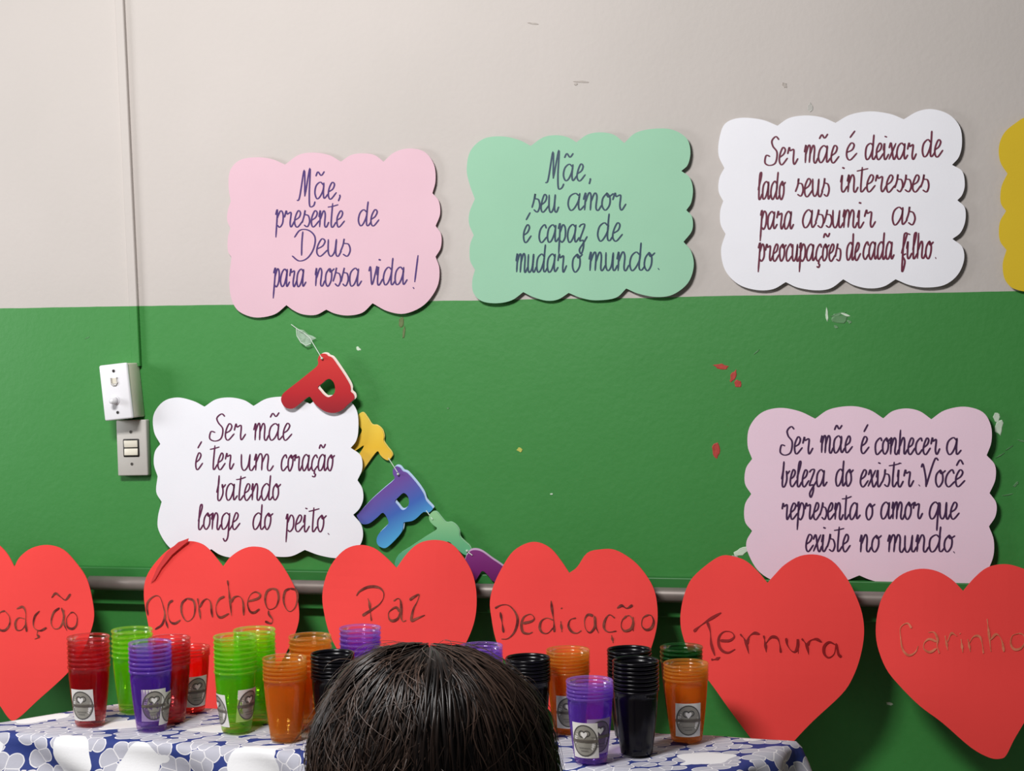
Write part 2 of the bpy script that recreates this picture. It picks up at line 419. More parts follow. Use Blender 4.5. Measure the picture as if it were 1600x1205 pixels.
def word_strokes(word, x0, x1, y, xh, slope=0.0, slant=.05):
    """pixel strokes of a handwritten word spanning x0..x1 on baseline y"""
    out = []; adv = 0
    for ch in word:
        base, acc = COMP.get(ch, (ch, None))
        st, wd = G[base]
        fy = (lambda y: y) if base in 'MSDV!,.' else (lambda y: 1+(y-1)*.58 if y > 1 else (y*.8 if y < 0 else y))
        for s in st: out.append([(adv+p[0], fy(p[1])) for p in s])
        if acc: out.append([(adv+p[0], p[1]) for p in ACC[acc]])
        adv += wd
    xs = [p[0] for s in out for p in s if 0 <= p[1] <= 1.0] or [p[0] for s in out for p in s]
    lo, hi = min(xs), max(xs)
    sc = (x1-x0)/max(hi-lo, .05)
    if len(word) == 1 and word in '.,!': sc = xh*.8; lo = 0
    if word in 'o': sc = min(sc, xh*1.0)
    return [[(x0+(p[0]-lo)*sc+p[1]*xh*slant, y-p[1]*xh+(p[0]-lo)*sc*slope) for p in s] for s in out]

def make_card(name, label, scale, org, lobes, mat, off, lines, ink, seed, curl=.006, cat='poster', group='scalloped handwritten cards on the wall', tiltx=0.0):
    px = lambda p: (org[0]+p[0]/scale, org[1]+p[1]/scale)
    outl = []
    for i, lb in enumerate(lobes):
        nxt = lobes[(i+1) % len(lobes)][0]
        outl += [tuple(q) for q in cr([px(p) for p in lb]+[px(nxt)], 5)[:-1]]
    W = [on_wall(x, y, off) for x, y in outl]
    cx = sum(p.x for p in W)/len(W); cz = sum(p.z for p in W)/len(W)
    poly = [(p.x-cx, p.z-cz) for p in W]
    rnd = random.Random(seed); ox, oz = rnd.uniform(0, 50), rnd.uniform(0, 50)
    hw = max(abs(p[0]) for p in poly); hh = max(abs(p[1]) for p in poly)
    def depth(x, z):
        n = mnoise.noise(Vector((x*5+ox, z*4+oz, seed)))
        r = (x/hw)**2*.6+(z/hh)**2*.4
        return off+curl*(.5*n+r*.9)+tiltx*x
    bm = sheet_mesh(name, poly, depth, .0012)
    o = link(name, bm_mesh(name, bm), mat, loc=(cx, 0, cz))
    tag(o, label, cat, group)
    for ln in lines:
        for (word, x0, x1, y, xh) in ln:
            bm = bmesh.new()
            jr = random.Random(word+str(seed))
            for s in word_strokes(word, x0, x1, y, xh, slope=0):
                s = [(p[0]+jr.uniform(-1.5, 1.5), p[1]+jr.uniform(-1.5, 1.5)) for p in s]
                c_ = cr([px(p) for p in s], 6)
                q = [on_wall(p.x, p.y, off) for p in c_]
                q = [Vector((p.x-cx, p.z-cz)) for p in q]
                q = [p for i, p in enumerate(q) if i == 0 or (p-q[i-1]).length > 1e-5]
                if len(q) < 2: continue
                if len(s) == 2 and (Vector(px(s[0]))-Vector(px(s[1]))).length < 4:
                    ww = .0021
                else: ww = .00142
                ribbon(bm, q, lambda t_, d_: ww*(.75+.5*abs(d_.y)), lambda x, z: depth(x, z)+.0005)
            link('written_word', bm_mesh('text', bm), ink, o)
    return o
def inkm(name, c): return simple(name, c, .5, var=.15, vscale=60)
I1 = inkm('purple_ink', (62, 30, 104)); I2 = inkm('teal_ink', (16, 54, 78)); I3 = inkm('maroon_ink', (104, 30, 56))
I4 = inkm('plum_ink', (92, 24, 68)); I5 = inkm('dark_violet_ink', (66, 34, 74))

make_card('message_card', 'pink scalloped card reading "Mãe, presente de Deus para nossa vida!"', 4.016, (340, 210),
 [[(425,190),(510,130),(600,115),(700,130)], [(775,172),(840,130),(910,120),(985,130)], [(1043,172),(1110,115),(1200,90),(1300,110),(1360,190),(1370,290)],
  [(1350,370),(1390,420),(1398,500)], [(1370,575),(1405,630),(1403,710)], [(1370,768),(1395,850),(1380,960),(1300,1070),(1180,1125),(1070,1110)],
  [(975,1060),(910,1120),(820,1137),(740,1125)], [(685,1100),(620,1133),(540,1130),(480,1105)], [(435,1072),(360,1130),(250,1150),(160,1125),(110,1080),(82,1000),(76,900)],
  [(88,770),(66,730),(66,650)], [(82,590),(62,540),(66,480)], [(85,420),(72,330),(82,230),(140,165),(240,145),(340,155)]],
 PINK, .006, [
 [('Mãe',515,745,405,104), (',',757,775,390,100)],
 [('presente',360,795,582,102), ('de',880,1012,575,102)],
 [('Deus',468,830,765,108)],
 [('para',350,555,957,112), ('nossa',610,905,953,112), ('vida',945,1190,945,112), ('!',1222,1255,965,104)]], I1, 1)
make_card('message_card', 'mint green scalloped card reading "Mãe, seu amor é capaz de mudar o mundo."', 3.8875, (710, 180),
 [[(465,187),(540,135),(620,122),(690,135)],[(742,165),(810,118),(890,105),(970,120)],[(1033,170),(1100,110),(1200,85),(1320,88),(1410,140),(1435,220),(1420,300)],
  [(1380,340),(1430,380),(1450,450),(1440,530)],[(1410,578),(1445,620),(1445,700)],[(1393,770),(1440,830),(1455,920),(1420,1020),(1330,1090),(1230,1105),(1120,1085)],
  [(1045,1053),(980,1110),(860,1125),(770,1110)],[(695,1080),(630,1120),(560,1127),(480,1105)],[(420,1075),(350,1125),(260,1143),(170,1130),(120,1080),(112,1010)],
  [(128,940),(98,880),(98,790)],[(120,730),(92,660),(95,590)],[(127,510),(95,420),(78,330),(100,220),(180,145),(290,130),(390,150)]],
 GREEN, .007, [
 [('Mãe',570,795,400,102), (',',818,836,395,90)],
 [('seu',470,632,590,108), ('amor',690,1042,578,104)],
 [('é',418,466,775,108), ('capaz',515,805,773,108), ('de',870,1020,765,110)],
 [('mudar',372,680,955,112), ('o',718,775,955,112), ('mundo',815,1215,945,112), ('.',1236,1250,940,90)]], I2, 2)
make_card('message_card', 'large white scalloped card high on the wall, "Ser mãe é deixar de lado seus interesses..."', 3.8878, (1110, 160),
 [[(408,142),(480,95),(580,80),(680,92)],[(760,125),(850,75),(970,55),(1090,70)],[(1175,103),(1260,55),(1350,42),(1450,75),(1515,150),(1528,250),(1510,330)],
  [(1468,380),(1530,420),(1545,500),(1530,560)],[(1500,595),(1545,640),(1548,720),(1520,790)],[(1470,830),(1530,880),(1540,960),(1500,1050),(1420,1110),(1310,1125),(1210,1110)],
  [(1125,1075),(1050,1120),(960,1130),(870,1110)],[(807,1075),(730,1130),(640,1142),(530,1125)],[(458,1092),(380,1135),(280,1140),(170,1105),(90,1020),(65,900)],
  [(92,800),(62,740),(60,660)],[(78,600),(50,540),(55,460)],[(85,400),(50,320),(55,220),(90,130),(180,95),(310,105)]],
 WHITE, .008, [
 [('Ser',330,530,378,104), ('mãe',568,780,368,106), ('é',825,890,350,104), ('deixar',940,1250,348,100), ('de',1285,1410,332,104)],
 [('lado',288,452,590,110), ('seus',515,720,572,108), ('interesses',788,1325,545,104)],
 [('para',300,505,772,110), ('assumir',560,1000,762,108), ('as',1105,1240,745,108)],
 [('preocupações',288,790,965,104), ('de',825,910,960,108), ('cada',928,1115,955,108), ('filho',1158,1350,950,106), ('.',1362,1382,950,90)]], I3, 3, curl=.003)
make_card('message_card', 'white scalloped card beside the switches, "Ser mãe é ter um coração batendo..."', 4.155, (220, 600),
 [[(415,148),(490,100),(580,88),(670,105)],[(733,143),(820,95),(930,83),(1030,100)],[(1100,130),(1180,80),(1290,75),(1370,120),(1410,190),(1415,300),(1400,370)],
  [(1365,415),(1430,465),(1440,550)],[(1408,625),(1440,680),(1445,750),(1420,810)],[(1380,850),(1435,920),(1440,1010),(1390,1090),(1290,1130),(1170,1115)],
  [(1065,1078),(980,1118),(890,1122),(810,1105)],[(755,1085),(690,1120),(600,1128),(520,1110)],[(460,1072),(400,1110),(300,1120),(190,1060),(120,950),(115,860)],
  [(138,765),(103,700)],[(112,600),(88,520),(95,440)],[(130,390),(90,310),(88,200),(150,115),(240,88),(340,110)]],
 WHITE, .018, [
 [('Ser',447,680,365,106), ('mãe',732,980,365,108)],
 [('é',355,402,555,106), ('ter',470,605,555,106), ('um',650,862,562,106), ('coração',912,1255,565,106)],
 [('batendo',492,905,755,108)],
 [('longe',372,645,945,108), ('do',728,855,945,108), ('peito',938,1200,960,108), ('.',1213,1230,978,90)]], I4, 4, curl=.004)
make_card('message_card', 'mauve pink scalloped card low on the right, "Ser mãe é conhecer a beleza do existir..."', 3.5556, (1150, 620),
 [[(440,122),(520,70),(640,52),(740,72)],[(818,120),(870,80),(945,65),(1020,80)],[(1085,125),(1160,75),(1270,55),(1370,85),(1415,160),(1418,250)],
  [(1392,325),(1438,380),(1440,460)],[(1408,535),(1445,590),(1442,660)],[(1405,720),(1432,800),(1425,900),(1370,995),(1260,1048),(1150,1035)],
  [(1080,1000),(960,1040),(840,1038),(750,1018)],[(685,992),(600,1025),(540,1030)],[(440,1000),(330,1030),(210,1020),(120,960),(65,860),(60,800)],
  [(90,745),(50,690),(50,600)],[(85,540),(50,480),(55,400)],[(90,345),(65,270),(75,170),(140,90),(240,62),(350,80)]],
 PINK2, .012, [
 [('Ser',245,425,318,94), ('mãe',468,645,312,94), ('é',693,738,315,94), ('conhecer',772,1130,320,92), ('a',1170,1250,322,94)],
 [('beleza',250,505,500,94), ('do',553,648,497,94), ('existir',690,985,500,94), ('.',1013,1030,497,80), ('Você',1050,1270,500,94)],
 [('representa',252,690,682,92), ('o',722,768,685,92), ('amor',803,1035,680,94), ('que',1073,1238,680,94)],
 [('existe',387,635,860,94), ('no',685,806,862,94), ('mundo',840,1212,862,94), ('.',1206,1222,868,80)]], I5, 5, curl=.006)
make_card('message_card', 'yellow scalloped card cut off by the right edge of the photo', 3.766, (1540, 160),
 [[(330,120),(420,80),(600,60),(760,70)],[(900,110),(1000,60),(1120,60),(1220,90)],[(1280,110),(1390,160),(1410,280),(1380,380)],[(1350,430),(1390,500),(1390,600)],[(1350,660),(1390,720),(1385,830)],
  [(1350,880),(1370,980),(1280,1100),(1120,1130),(980,1120)],[(880,1080),(760,1130),(640,1130),(520,1120)],[(430,1085),(340,1130),(240,1115),(180,1102),(140,1080),(108,1030),(100,950)],
  [(122,870),(82,810),(82,710)],[(120,640),(88,590),(92,500)],[(128,420),(85,350),(78,260),(110,180),(180,120),(240,90)]],
 YELLOW, .007, [], I5, 6)

# ---------------------------------------------------------------- letter garland
gp = on_wall(497, 560, .02)
gar = empty('letter_garland', (gp.x, 0, gp.z), 'rainbow cut-out letter garland P, A, R, T slanting down beside the white card', 'garland')
def gradient_mat(name, c0, c1, c2, z0, z1, ax=(0, 0, 1)):
    t = NT(name); co = t.coord()
    vm = t.new('ShaderNodeVectorMath', operation='DOT_PRODUCT'); t.l.new(co, vm.inputs[0]); vm.inputs[1].default_value = ax
    mr = t.new('ShaderNodeMapRange'); t.l.new(vm.outputs['Value'], mr.inputs[0]); mr.inputs[1].default_value = z0; mr.inputs[2].default_value = z1
    r = t.new('ShaderNodeValToRGB'); t.l.new(mr.outputs[0], r.inputs[0])
    r.color_ramp.elements[0].color = lin(c0)+(1,); r.color_ramp.elements[1].color = lin(c2)+(1,)
    e = r.color_ramp.elements.new(.5); e.color = lin(c1)+(1,)
    t.l.new(r.outputs[0], t.p.inputs['Base Color']); t.p.inputs['Roughness'].default_value = .3
    return t.m
WB = simple('white_card_core', (240, 225, 215), .5); BB = simple('pale_blue_core', (190, 215, 245), .5)
YB = simple('yellow_core', (240, 215, 110), .5); GB = simple('mint_core', (150, 200, 160), .5); VB = simple('violet_core', (200, 170, 200), .5)
def letter(label, scale, org, outer, hole, off, mat, back, shift=(4, -3), tiltx=0.0):
    res = []
    cx = cz = None
    for lay in (0, 1):
        sh = (0, 0) if lay == 0 else shift
        f_ = lambda pts: [on_wall(org[0]+p.x/scale+sh[0], org[1]+p.y/scale+sh[1], off) for p in cr(pts, 3, True)]
        W = f_(outer); H = [f_(h) for h in hole]
        if cx is None: cx = sum(p.x for p in W)/len(W); cz = sum(p.z for p in W)/len(W)
        poly = [(p.x-cx, p.z-cz) for p in W]; hl = [[(p.x-cx, p.z-cz) for p in h] for h in H]
        d0 = off if lay == 0 else off-.0022
        bm = sheet_mesh('letter', poly, lambda x, z: d0+tiltx*x, .0018, .03, hl)
        me = bm_mesh('letter', bm)
        if lay == 0:
            o = link('letter', me, mat, gar, (cx-gp.x, 0, cz-gp.z)); o['label'] = label
        else:
            link('white_edge', me, back, o)
    return o
RG = gradient_mat('red_print', (132, 38, 48), (186, 44, 50), (205, 58, 56), -.07, .05)
YG = gradient_mat('yellow_print', (232, 196, 100), (236, 190, 58), (246, 212, 84), -.07, .06)
BG = gradient_mat('purple_blue_print', (86, 178, 226), (70, 106, 186), (112, 82, 160), -.06, .045, (-.5, 0, .85))
GG = gradient_mat('green_print', (84, 166, 130), (112, 186, 134), (150, 205, 150), -.05, .05)
VG = gradient_mat('violet_print', (70, 26, 66), (120, 40, 112), (136, 60, 130), -.06, .05)
letter('red letter P', 7.53, (430, 500),
 [(500,470),(520,415),(560,396),(600,402),(625,425),(670,445),(740,540),(820,660),(872,750),(888,800),(887,840),(922,875),(930,925),(890,965),(840,1010),(780,1065),(690,1095),(600,1082),(520,1035),(460,980),(435,940),(402,903),(340,940),(270,1000),(200,1045),(120,1030),(75,970),(72,910),(110,850),(250,740),(400,620),(490,545),(506,500)],
 [[(645,695),(690,740),(705,810),(690,870),(625,910),(570,880),(530,835),(502,790),(560,740),(600,705)]], .030, RG, WB, (3, -2))
letter('yellow letter A', 5.02, (540, 630),
 [(98,95),(120,76),(142,80),(175,125),(205,170),(245,175),(285,210),(300,260),(297,300),(330,350),(355,380),(365,415),(335,448),(300,435),(270,405),(248,378),(190,450),(100,580),(60,640),(20,610),(40,520),(95,420),(145,332),(80,372),(20,400),(-30,400),(-40,360),(10,340),(60,335),(105,260),(128,212),(105,175),(97,130)],
 [], .008, YG, YB, (1, -1))
letter('blue and purple letter R', 5.02, (540, 630),
 [(372,520),(395,497),(425,505),(450,535),(485,550),(560,635),(610,710),(630,765),(680,820),(678,838),(650,860),(610,855),(560,900),(520,925),(460,935),(452,950),(445,1000),(410,1050),(340,1120),(300,1138),(255,1115),(243,1070),(265,1020),(325,960),(335,925),(295,860),(250,895),(200,935),(165,950),(125,945),(95,900),(88,875),(120,845),(200,760),(300,670),(382,598),(372,560)],
 [[(455,705),(490,735),(497,790),(470,830),(440,838),(412,805),(387,770),(415,738)]], .012, BG, BB, (2, -3))
letter('green letter T', 7.53, (610, 780),
 [(455,200),(490,152),(540,152),(595,215),(650,275),(710,272),(770,310),(808,370),(815,440),(870,500),(930,555),(945,610),(920,655),(870,655),(810,610),(750,560),(680,500),(560,540),(430,620),(300,720),(170,830),(100,820),(50,760),(100,650),(220,570),(400,450),(545,355),(510,310),(465,260)],
 [], .024, GG, GB, (1, -1))
letter('purple letter, mostly hidden', 7.53, (610, 780),
 [(888,690),(905,655),(950,608),(1020,603),(1090,630),(1200,710),(1290,770),(1400,860),(1400,960),(1300,1000),(1200,960),(1150,900),(1085,845),(1040,900),(1000,960),(900,1000),(840,900),(860,780)],
 [], .029, VG, VB, (0, -3))
# string
STR = simple('white_string', (205, 220, 205), .6)
def wp(px, py, off): return on_wall(px, py, off)-gar.location
for seg in ([(455, 507, .003), (463, 513, .004), (476, 521, .006), (485, 529, .01), (488, 535, .014), (503, 560, .033)], [(546, 636, .02), (554, 648, .012)],
            [(607, 716, .010), (621, 738, .016)], [(666, 798, .015), (676, 812, .026)], [(728, 860, .026), (738, 868, .031)]):
    pts = [wp(*p) for p in seg]
    link('string', bm_mesh('string', tube(pts, .0009, 6)), STR, gar)
for (x, y) in ((622, 741), (673, 806), (730, 861), (503, 560)):
    p = wp(x, y, .034 if y < 600 else (.016 if y < 820 else .028))
    bm = bmesh.new(); bmesh.ops.create_icosphere(bm, subdivisions=1, radius=.003, matrix=Matrix.Translation(p))
    link('knot', bm_mesh('knot', bm), STR, gar)
# crumpled tape
t = NT('crumpled_clear_tape'); t.p.inputs['Base Color'].default_value = (.8, .9, .82, 1); t.p.inputs['Roughness'].default_value = .15; t.p.inputs['Alpha'].default_value = .38
CTAPE = t.m
rnd = random.Random(3)
outl = [(463,513),(474,516),(482,524),(489,524),(494,529),(488,532),(484,540),(477,541),(470,535),(464,527)]
C0 = (478, 528); vs = [wp(*C0, .008)]; N = len(outl)
for r_ in (.5, 1):
    for i, p in enumerate(outl):
        vs.append(wp(C0[0]+(p[0]-C0[0])*r_+rnd.uniform(-1, 1), C0[1]+(p[1]-C0[1])*r_+rnd.uniform(-1, 1), .004+rnd.uniform(0, .007)))
fs = [(0, 1+i, 1+(i+1) % N) for i in range(N)]+[(1+i, 1+N+i, 1+N+(i+1) % N, 1+(i+1) % N) for i in range(N)]
link('crumpled_tape', mesh('tape', vs, fs), CTAPE, gar)
pts = [wp(x, y, .011) for x, y in ((463, 513), (464, 525), (470, 535), (478, 540), (486, 537))]
link('tape_crease', bm_mesh('crease', tube(pts, .0009, 5)), STR, gar)

# ---------------------------------------------------------------- hearts
def heart(label, scale, org, pts, word, wscale, worg, ink, inkw, seed, off=.100, tilt=.26, bow=.03):
    px = [(org[0]+p[0]/scale, org[1]+p[1]/scale) for p in pts]
    # smooth except at the notch (first point) -> open spline back to start
    outl = cr(px+[px[0]], 4)[:-1]
    W = [on_wall(p.x, p.y, off+.015) for p in outl]
    cx = sum(p.x for p in W)/len(W); top = max(p.z for p in W)
    hw = max(abs(p.x-cx) for p in W)
    rnd = random.Random(seed); ox = rnd.uniform(0, 50)
    def depth(x, z):
        n = mnoise.noise(Vector((x*6+ox, z*5, seed)))
        return off + tilt*(-z)*.55 + bow*.25*cos(x/hw*1.4) + .006*n - .01
    for _ in range(3):
        W = [on_wall(p.x, p.y, depth(q.x-cx, q.z-top)) for p, q in zip(outl, W)]
    poly = [(p.x-cx, p.z-top) for p in W]
    bm = sheet_mesh('heart', poly, depth, .002, .025)
    o = link('paper_heart', bm_mesh('heart', bm, False), RED, loc=(cx, 0, top))
    tag(o, label, 'heart', 'red foam hearts hung along the rail')
    bm = bmesh.new()
    for s in word:
        c_ = cr([(worg[0]+p[0]/wscale, worg[1]+p[1]/wscale) for p in s], 5)
        q = []
        for p in c_:
            h = on_wall(p.x, p.y, off+.02)
            for _ in range(2): h = on_wall(p.x, p.y, depth(h.x-cx, h.z-top))
            q.append(Vector((h.x-cx, h.z-top)))
        q = [p for i, p in enumerate(q) if i == 0 or (p-q[i-1]).length > 1e-5]
        if len(q) < 2: continue
        jr = random.Random(len(q)+seed); ph = jr.uniform(0, 6)
        ribbon(bm, q, lambda t_, d_: inkw*(.8+.45*sin(t_*9+ph)), lambda x, z: depth(x, z)+.0012)
    link('lettering', bm_mesh('lettering', bm), ink, o)
    return o
t = NT('brown_marker_ink'); co = t.coord(); n = t.noise(45, 3, co, .6)
t.l.new(t.mix(t.math('MULTIPLY_ADD', n, 3, -1.1), lin((92, 22, 20)), lin((150, 78, 60))), t.p.inputs['Base Color']); t.p.inputs['Roughness'].default_value = .35
t.bump(n, .5, .002)
MARK = t.m
t = NT('gold_marker_ink'); co = t.coord(); n = t.noise(60, 3, co, .6)
t.l.new(t.mix(t.math('MULTIPLY_ADD', n, 3, -1.0), lin((190, 92, 62)), lin((225, 132, 100))), t.p.inputs['Base Color']); t.p.inputs['Roughness'].default_value = .4
GOLD = t.m
hs = 3.2125
heart('red heart at the left edge reading "oação", cut off by the frame', 3.2148, (0, 830),
 [(72,180),(100,130),(160,85),(240,70),(320,95),(390,170),(435,240),(460,330),(472,430),(450,520),(410,610),(350,700),(280,770),(190,850),(110,925),(65,952),(35,930),(-10,865),(-80,800),(-180,700),(-280,560),(-340,400),(-350,260),(-310,130),(-230,40),(-140,15),(-60,30),(0,75),(40,120)],
 [[(-80,390),(-78,500)],[(-95,385),(-60,392),(-42,440),(-52,490),(-90,505)],[(25,400),(48,430),(48,470),(25,498),(-5,490),(-12,440),(2,408),(25,400)],
  [(85,390),(115,380),(130,410),(130,460),(135,505)],[(125,440),(95,435),(78,460),(85,495),(110,495),(130,470)],
  [(200,400),(175,430),(170,480),(200,500),(235,485)],[(190,500),(188,520),(197,532),(175,542)],
  [(300,385),(270,410),(258,460),(275,490),(305,480),(322,430),(310,385)],[(322,395),(322,460),(337,500)],[(260,335),(280,312),(305,330),(330,345),(355,315)],
  [(355,410),(335,440),(340,480),(365,490),(385,470),(388,430),(370,408),(355,410)]], 3.2148, (0, 830), MARK, .0019, 1)
h2 = heart('red heart reading "Aconchego" behind the green cups', hs, (220, 830),
 [(413,178),(450,130),(510,90),(570,78),(640,95),(700,160),(750,240),(780,310),(795,420),(780,500),(740,590),(690,680),(600,800),(520,900),(440,985),(415,1000),(385,985),(300,900),(200,790),(120,680),(60,560),(30,430),(15,320),(28,230),(80,150),(150,85),(230,52),(300,62),(350,100)],
 [[(10,330),(-2,240),(20,180),(80,135),(130,150),(165,250),(178,330),(150,420),(80,470)],[(178,310),(190,390),(210,460)],
  [(260,180),(220,210),(205,300),(230,390),(280,410),(335,375)],
  [(400,160),(350,210),(345,300),(380,375),(420,385),(465,340),(480,250),(460,180),(400,160)],
  [(505,160),(520,260),(535,370)],[(525,250),(560,190),(600,165),(635,200),(645,290),(655,350)],
  [(775,140),(720,170),(690,240),(700,320),(740,350),(820,310)],
  [(805,-20),(820,100),(845,335)],[(840,200),(870,150),(920,140),(955,180),(965,260),(965,330)],
  [(1010,190),(1110,160),(1130,120),(1080,95),(1030,130),(1005,210),(1030,290),(1075,300),(1125,265)],
  [(1250,60),(1200,90),(1180,170),(1200,250),(1235,270),(1290,240),(1315,160),(1300,80),(1250,60)],[(1215,280),(1220,320),(1255,370),(1240,410),(1180,390)],
  [(1430,60),(1380,90),(1365,180),(1390,260),(1430,290),(1480,250),(1505,160),(1490,80),(1430,60)]], 6.4, (230, 910), MARK, .0019, 2)
Q = [(292,842),(276,848),(258,864),(243,888),(233,912),(240,906),(250,888),(266,868),(282,854),(291,847)]
W = [on_wall(x, y, .112) for x, y in Q]
poly = [(p.x-h2.location.x, p.z-h2.location.z) for p in W]
link('curled_edge', bm_mesh('curl', sheet_mesh('curl', poly, lambda x, z: .1035-.02*z, .001, .01)), simple('red_foam_fold_shade', (212, 52, 52), .7), h2)  # darker red paints in the shade of the angled fold
heart('red heart reading "Paz" above the dark-haired head', 3.2143, (450, 830),
 [(545,185),(600,110),(660,60),(740,45),(820,65),(880,130),(925,210),(945,300),(945,400),(925,490),(880,590),(820,700),(720,850),(620,960),(575,985),(530,955),(440,860),(330,730),(250,600),(210,520),(185,430),(172,330),(190,230),(230,150),(290,90),(360,70),(430,85),(490,130)],
 [[(170,310),(220,240),(330,180),(440,165),(540,190),(595,260),(590,350),(530,440),(420,520),(340,570),(265,620)],[(350,350),(375,430),(385,540),(405,700)],
  [(750,390),(820,350),(860,390),(870,500),(870,650),(900,710),(945,690)],[(850,560),(790,490),(700,540),(670,600),(690,680),(750,700),(820,660),(850,570)],
  [(1000,375),(1080,320),(1150,290),(1120,400),(1060,520),(1030,690),(1110,665),(1240,610)]], 10, (540, 900), MARK, .0022, 3)
heart('red heart reading "Dedicação" right of the dark-haired head', hs, (740, 830),
 [(480,210),(520,180),(570,110),(640,92),(710,95),(790,140),(850,200),(900,280),(920,360),(922,460),(900,560),(860,660),(790,770),(690,890),(580,1000),(530,1030),(490,1010),(400,920),(290,800),(200,700),(150,640),(110,540),(90,440),(82,350),(105,260),(150,170),(200,100),(270,60),(330,58),(390,90),(440,150)],
 [[(70,215),(85,300),(100,405)],[(20,180),(80,150),(150,155),(210,220),(230,300),(200,400),(140,460),(80,465)],
  [(280,320),(360,300),(385,270),(350,235),(290,260),(265,330),(280,400),(330,415),(370,400)],
  [(540,110),(550,200),(565,300),(570,400)],[(560,290),(500,270),(450,300),(435,360),(460,405),(510,410),(560,360)],
  [(630,300),(640,400)],[(634,175),(640,185)],[(770,270),(720,285),(700,340),(730,395),(780,410),(820,385)],
  [(930,250),(880,240),(850,290),(860,370),(900,405),(945,350),(945,260),(955,350),(980,410)],
  [(1130,270),(1080,240),(1040,290),(1030,360),(1070,400),(1145,390)],[(1100,430),(1115,500)],
  [(1240,250),(1200,290),(1190,350),(1220,390),(1280,370),(1300,300),(1270,250),(1240,250)],[(1300,260),(1300,390)],[(1150,180),(1195,155),(1240,180),(1295,150)],
  [(1440,240),(1390,270),(1380,340),(1420,380),(1470,360),(1490,300),(1470,250),(1440,240)]], 5.926, (770, 920), MARK, .0021, 4)
heart('large red heart reading "Ternura" behind the table\'s right end', 3.394, (1020, 850),
 [(608,207),(650,160),(700,110),(780,65),(870,58),(950,90),(1020,170),(1070,260),(1110,370),(1120,480),(1100,600),(1060,710),(1000,800),(850,940),(750,1045),(680,1130),(635,1165),(590,1120),(500,1005),(400,870),(300,730),(220,640),(180,550),(150,450),(148,360),(170,260),(210,180),(300,100),(370,62),(440,70),(500,95),(560,150)],
 [[(25,300),(80,250),(180,180),(300,110)],[(160,200),(190,300),(200,420),(235,540)],[(200,580),(250,575),(290,555)],
  [(290,390),(380,390),(430,350),(400,305),(330,300),(280,350),(275,430),(310,490),(370,510),(440,475)],
  [(490,325),(540,390),(575,520)],[(555,430),(580,350),(630,315),(685,325)],[(725,340),(740,420),(750,505)],[(745,420),(800,355),(860,365),(885,430),(895,510)],
  [(950,365),(960,430),(1000,490),(1040,500),(1065,440),(1065,375),(1070,520)],[(1105,370),(1150,430),(1175,530)],[(1160,440),(1190,390),(1250,375),(1305,405)],
  [(1440,430),(1380,405),(1330,450),(1330,520),(1375,560),(1430,520),(1450,420),(1470,520),(1500,555)]], 6.4, (1080, 940),
 simple('dark_red_marker', (136, 14, 16), .4, var=.3, vscale=80), .0022, 5)
heart('red heart with gold writing "Carinho" cut off by the right edge', 3.396, (1340, 850),
 [(560,250),(620,180),(690,125),(780,108),(860,125),(930,160),(990,230),(1040,360),(1050,500),(1020,680),(950,830),(883,950),(830,1040),(790,1120),(760,1140),(700,1135),(600,1080),(450,950),(330,860),(220,750),(150,660),(105,540),(97,430),(120,310),(170,220),(240,160),(330,133),(420,145),(500,190)],
 [[(260,240),(210,180),(130,230),(130,350),(150,480),(200,550),(250,560),(310,520),(340,450)],[(460,290),(530,290),(570,370),(565,450),(590,540)],[(560,400),(470,370),(410,420),(410,490),(480,525),(560,480)],
  [(660,330),(690,500)],[(690,400),(735,300),(800,335)],[(850,370),(870,530)],[(835,300),(842,308)],[(930,370),(960,520)],[(945,420),(1000,340),(1070,340),(1100,420),(1115,540)],
  [(1160,130),(1180,300),(1205,520)],[(1200,380),(1270,310),(1330,380),(1360,520)],[(1540,300),(1460,330),(1440,420),(1480,490),(1560,480),(1610,400),(1590,320),(1540,300)]], 7.619, (1390, 950), GOLD, .0018, 6)

# ---------------------------------------------------------------- table + cloth
TZ = .75
BL, BR, FR, FL = [on_level(x, y, TZ) for x, y in ((185, 1100), (1238, 1158), (1125, 1213), (-60, 1140))]
# make it a true rectangle: average axes
ux = ((BR-BL)+(FR-FL)).normalized(); uy = Vector((-ux.y, ux.x, 0))
mid = (BL+BR+FR+FL)/4
TW = ((BR-BL).length+(FR-FL).length)/2; TD = abs((BL-FL).dot(uy))*.5+abs((BR-FR).dot(uy))*.5
FL2, FR2, BR2, BL2 = [Vector((v.x, v.y, 0)) for v in (FL, FR, BR, BL)]; mid = (FL2+FR2+BR2+BL2)/4; org = mid-ux*TW/2-uy*TD/2
print('TABLE', TW, TD, mid[:], math.degrees(atan2(ux.y, ux.x)), 'BRy', (org+ux*TW+uy*TD)[:])
rotz = atan2(ux.y, ux.x)
tb = empty('table', (mid.x, mid.y, 0), 'narrow table hidden under the white crochet tablecloth', 'table'); tb.rotation_euler = (0, 0, rotz)
WOOD = simple('blue_table_laminate', (38, 58, 130), .5, var=.08)
_q = [Vector((v.dot(ux), v.dot(uy), 0)) for v in [w_-mid for w_ in (FL2, FR2, BR2, BL2)]]
_q = [v*.99 for v in _q]
me = mesh('top', [(v.x, v.y, TZ-.027) for v in _q]+[(v.x, v.y, TZ-.0045) for v in _q], [(3, 2, 1, 0), (4, 5, 6, 7)]+[(i, (i+1) % 4, 4+(i+1) % 4, 4+i) for i in range(4)])
link('tabletop', me, WOOD, tb)
for v in _q:
    link('leg', bm_mesh('leg', box_bm(.03, .03, TZ-.028, .004, 2, at=(v.x*.93, v.y*.8, (TZ-.028)/2))), GREYP, tb)
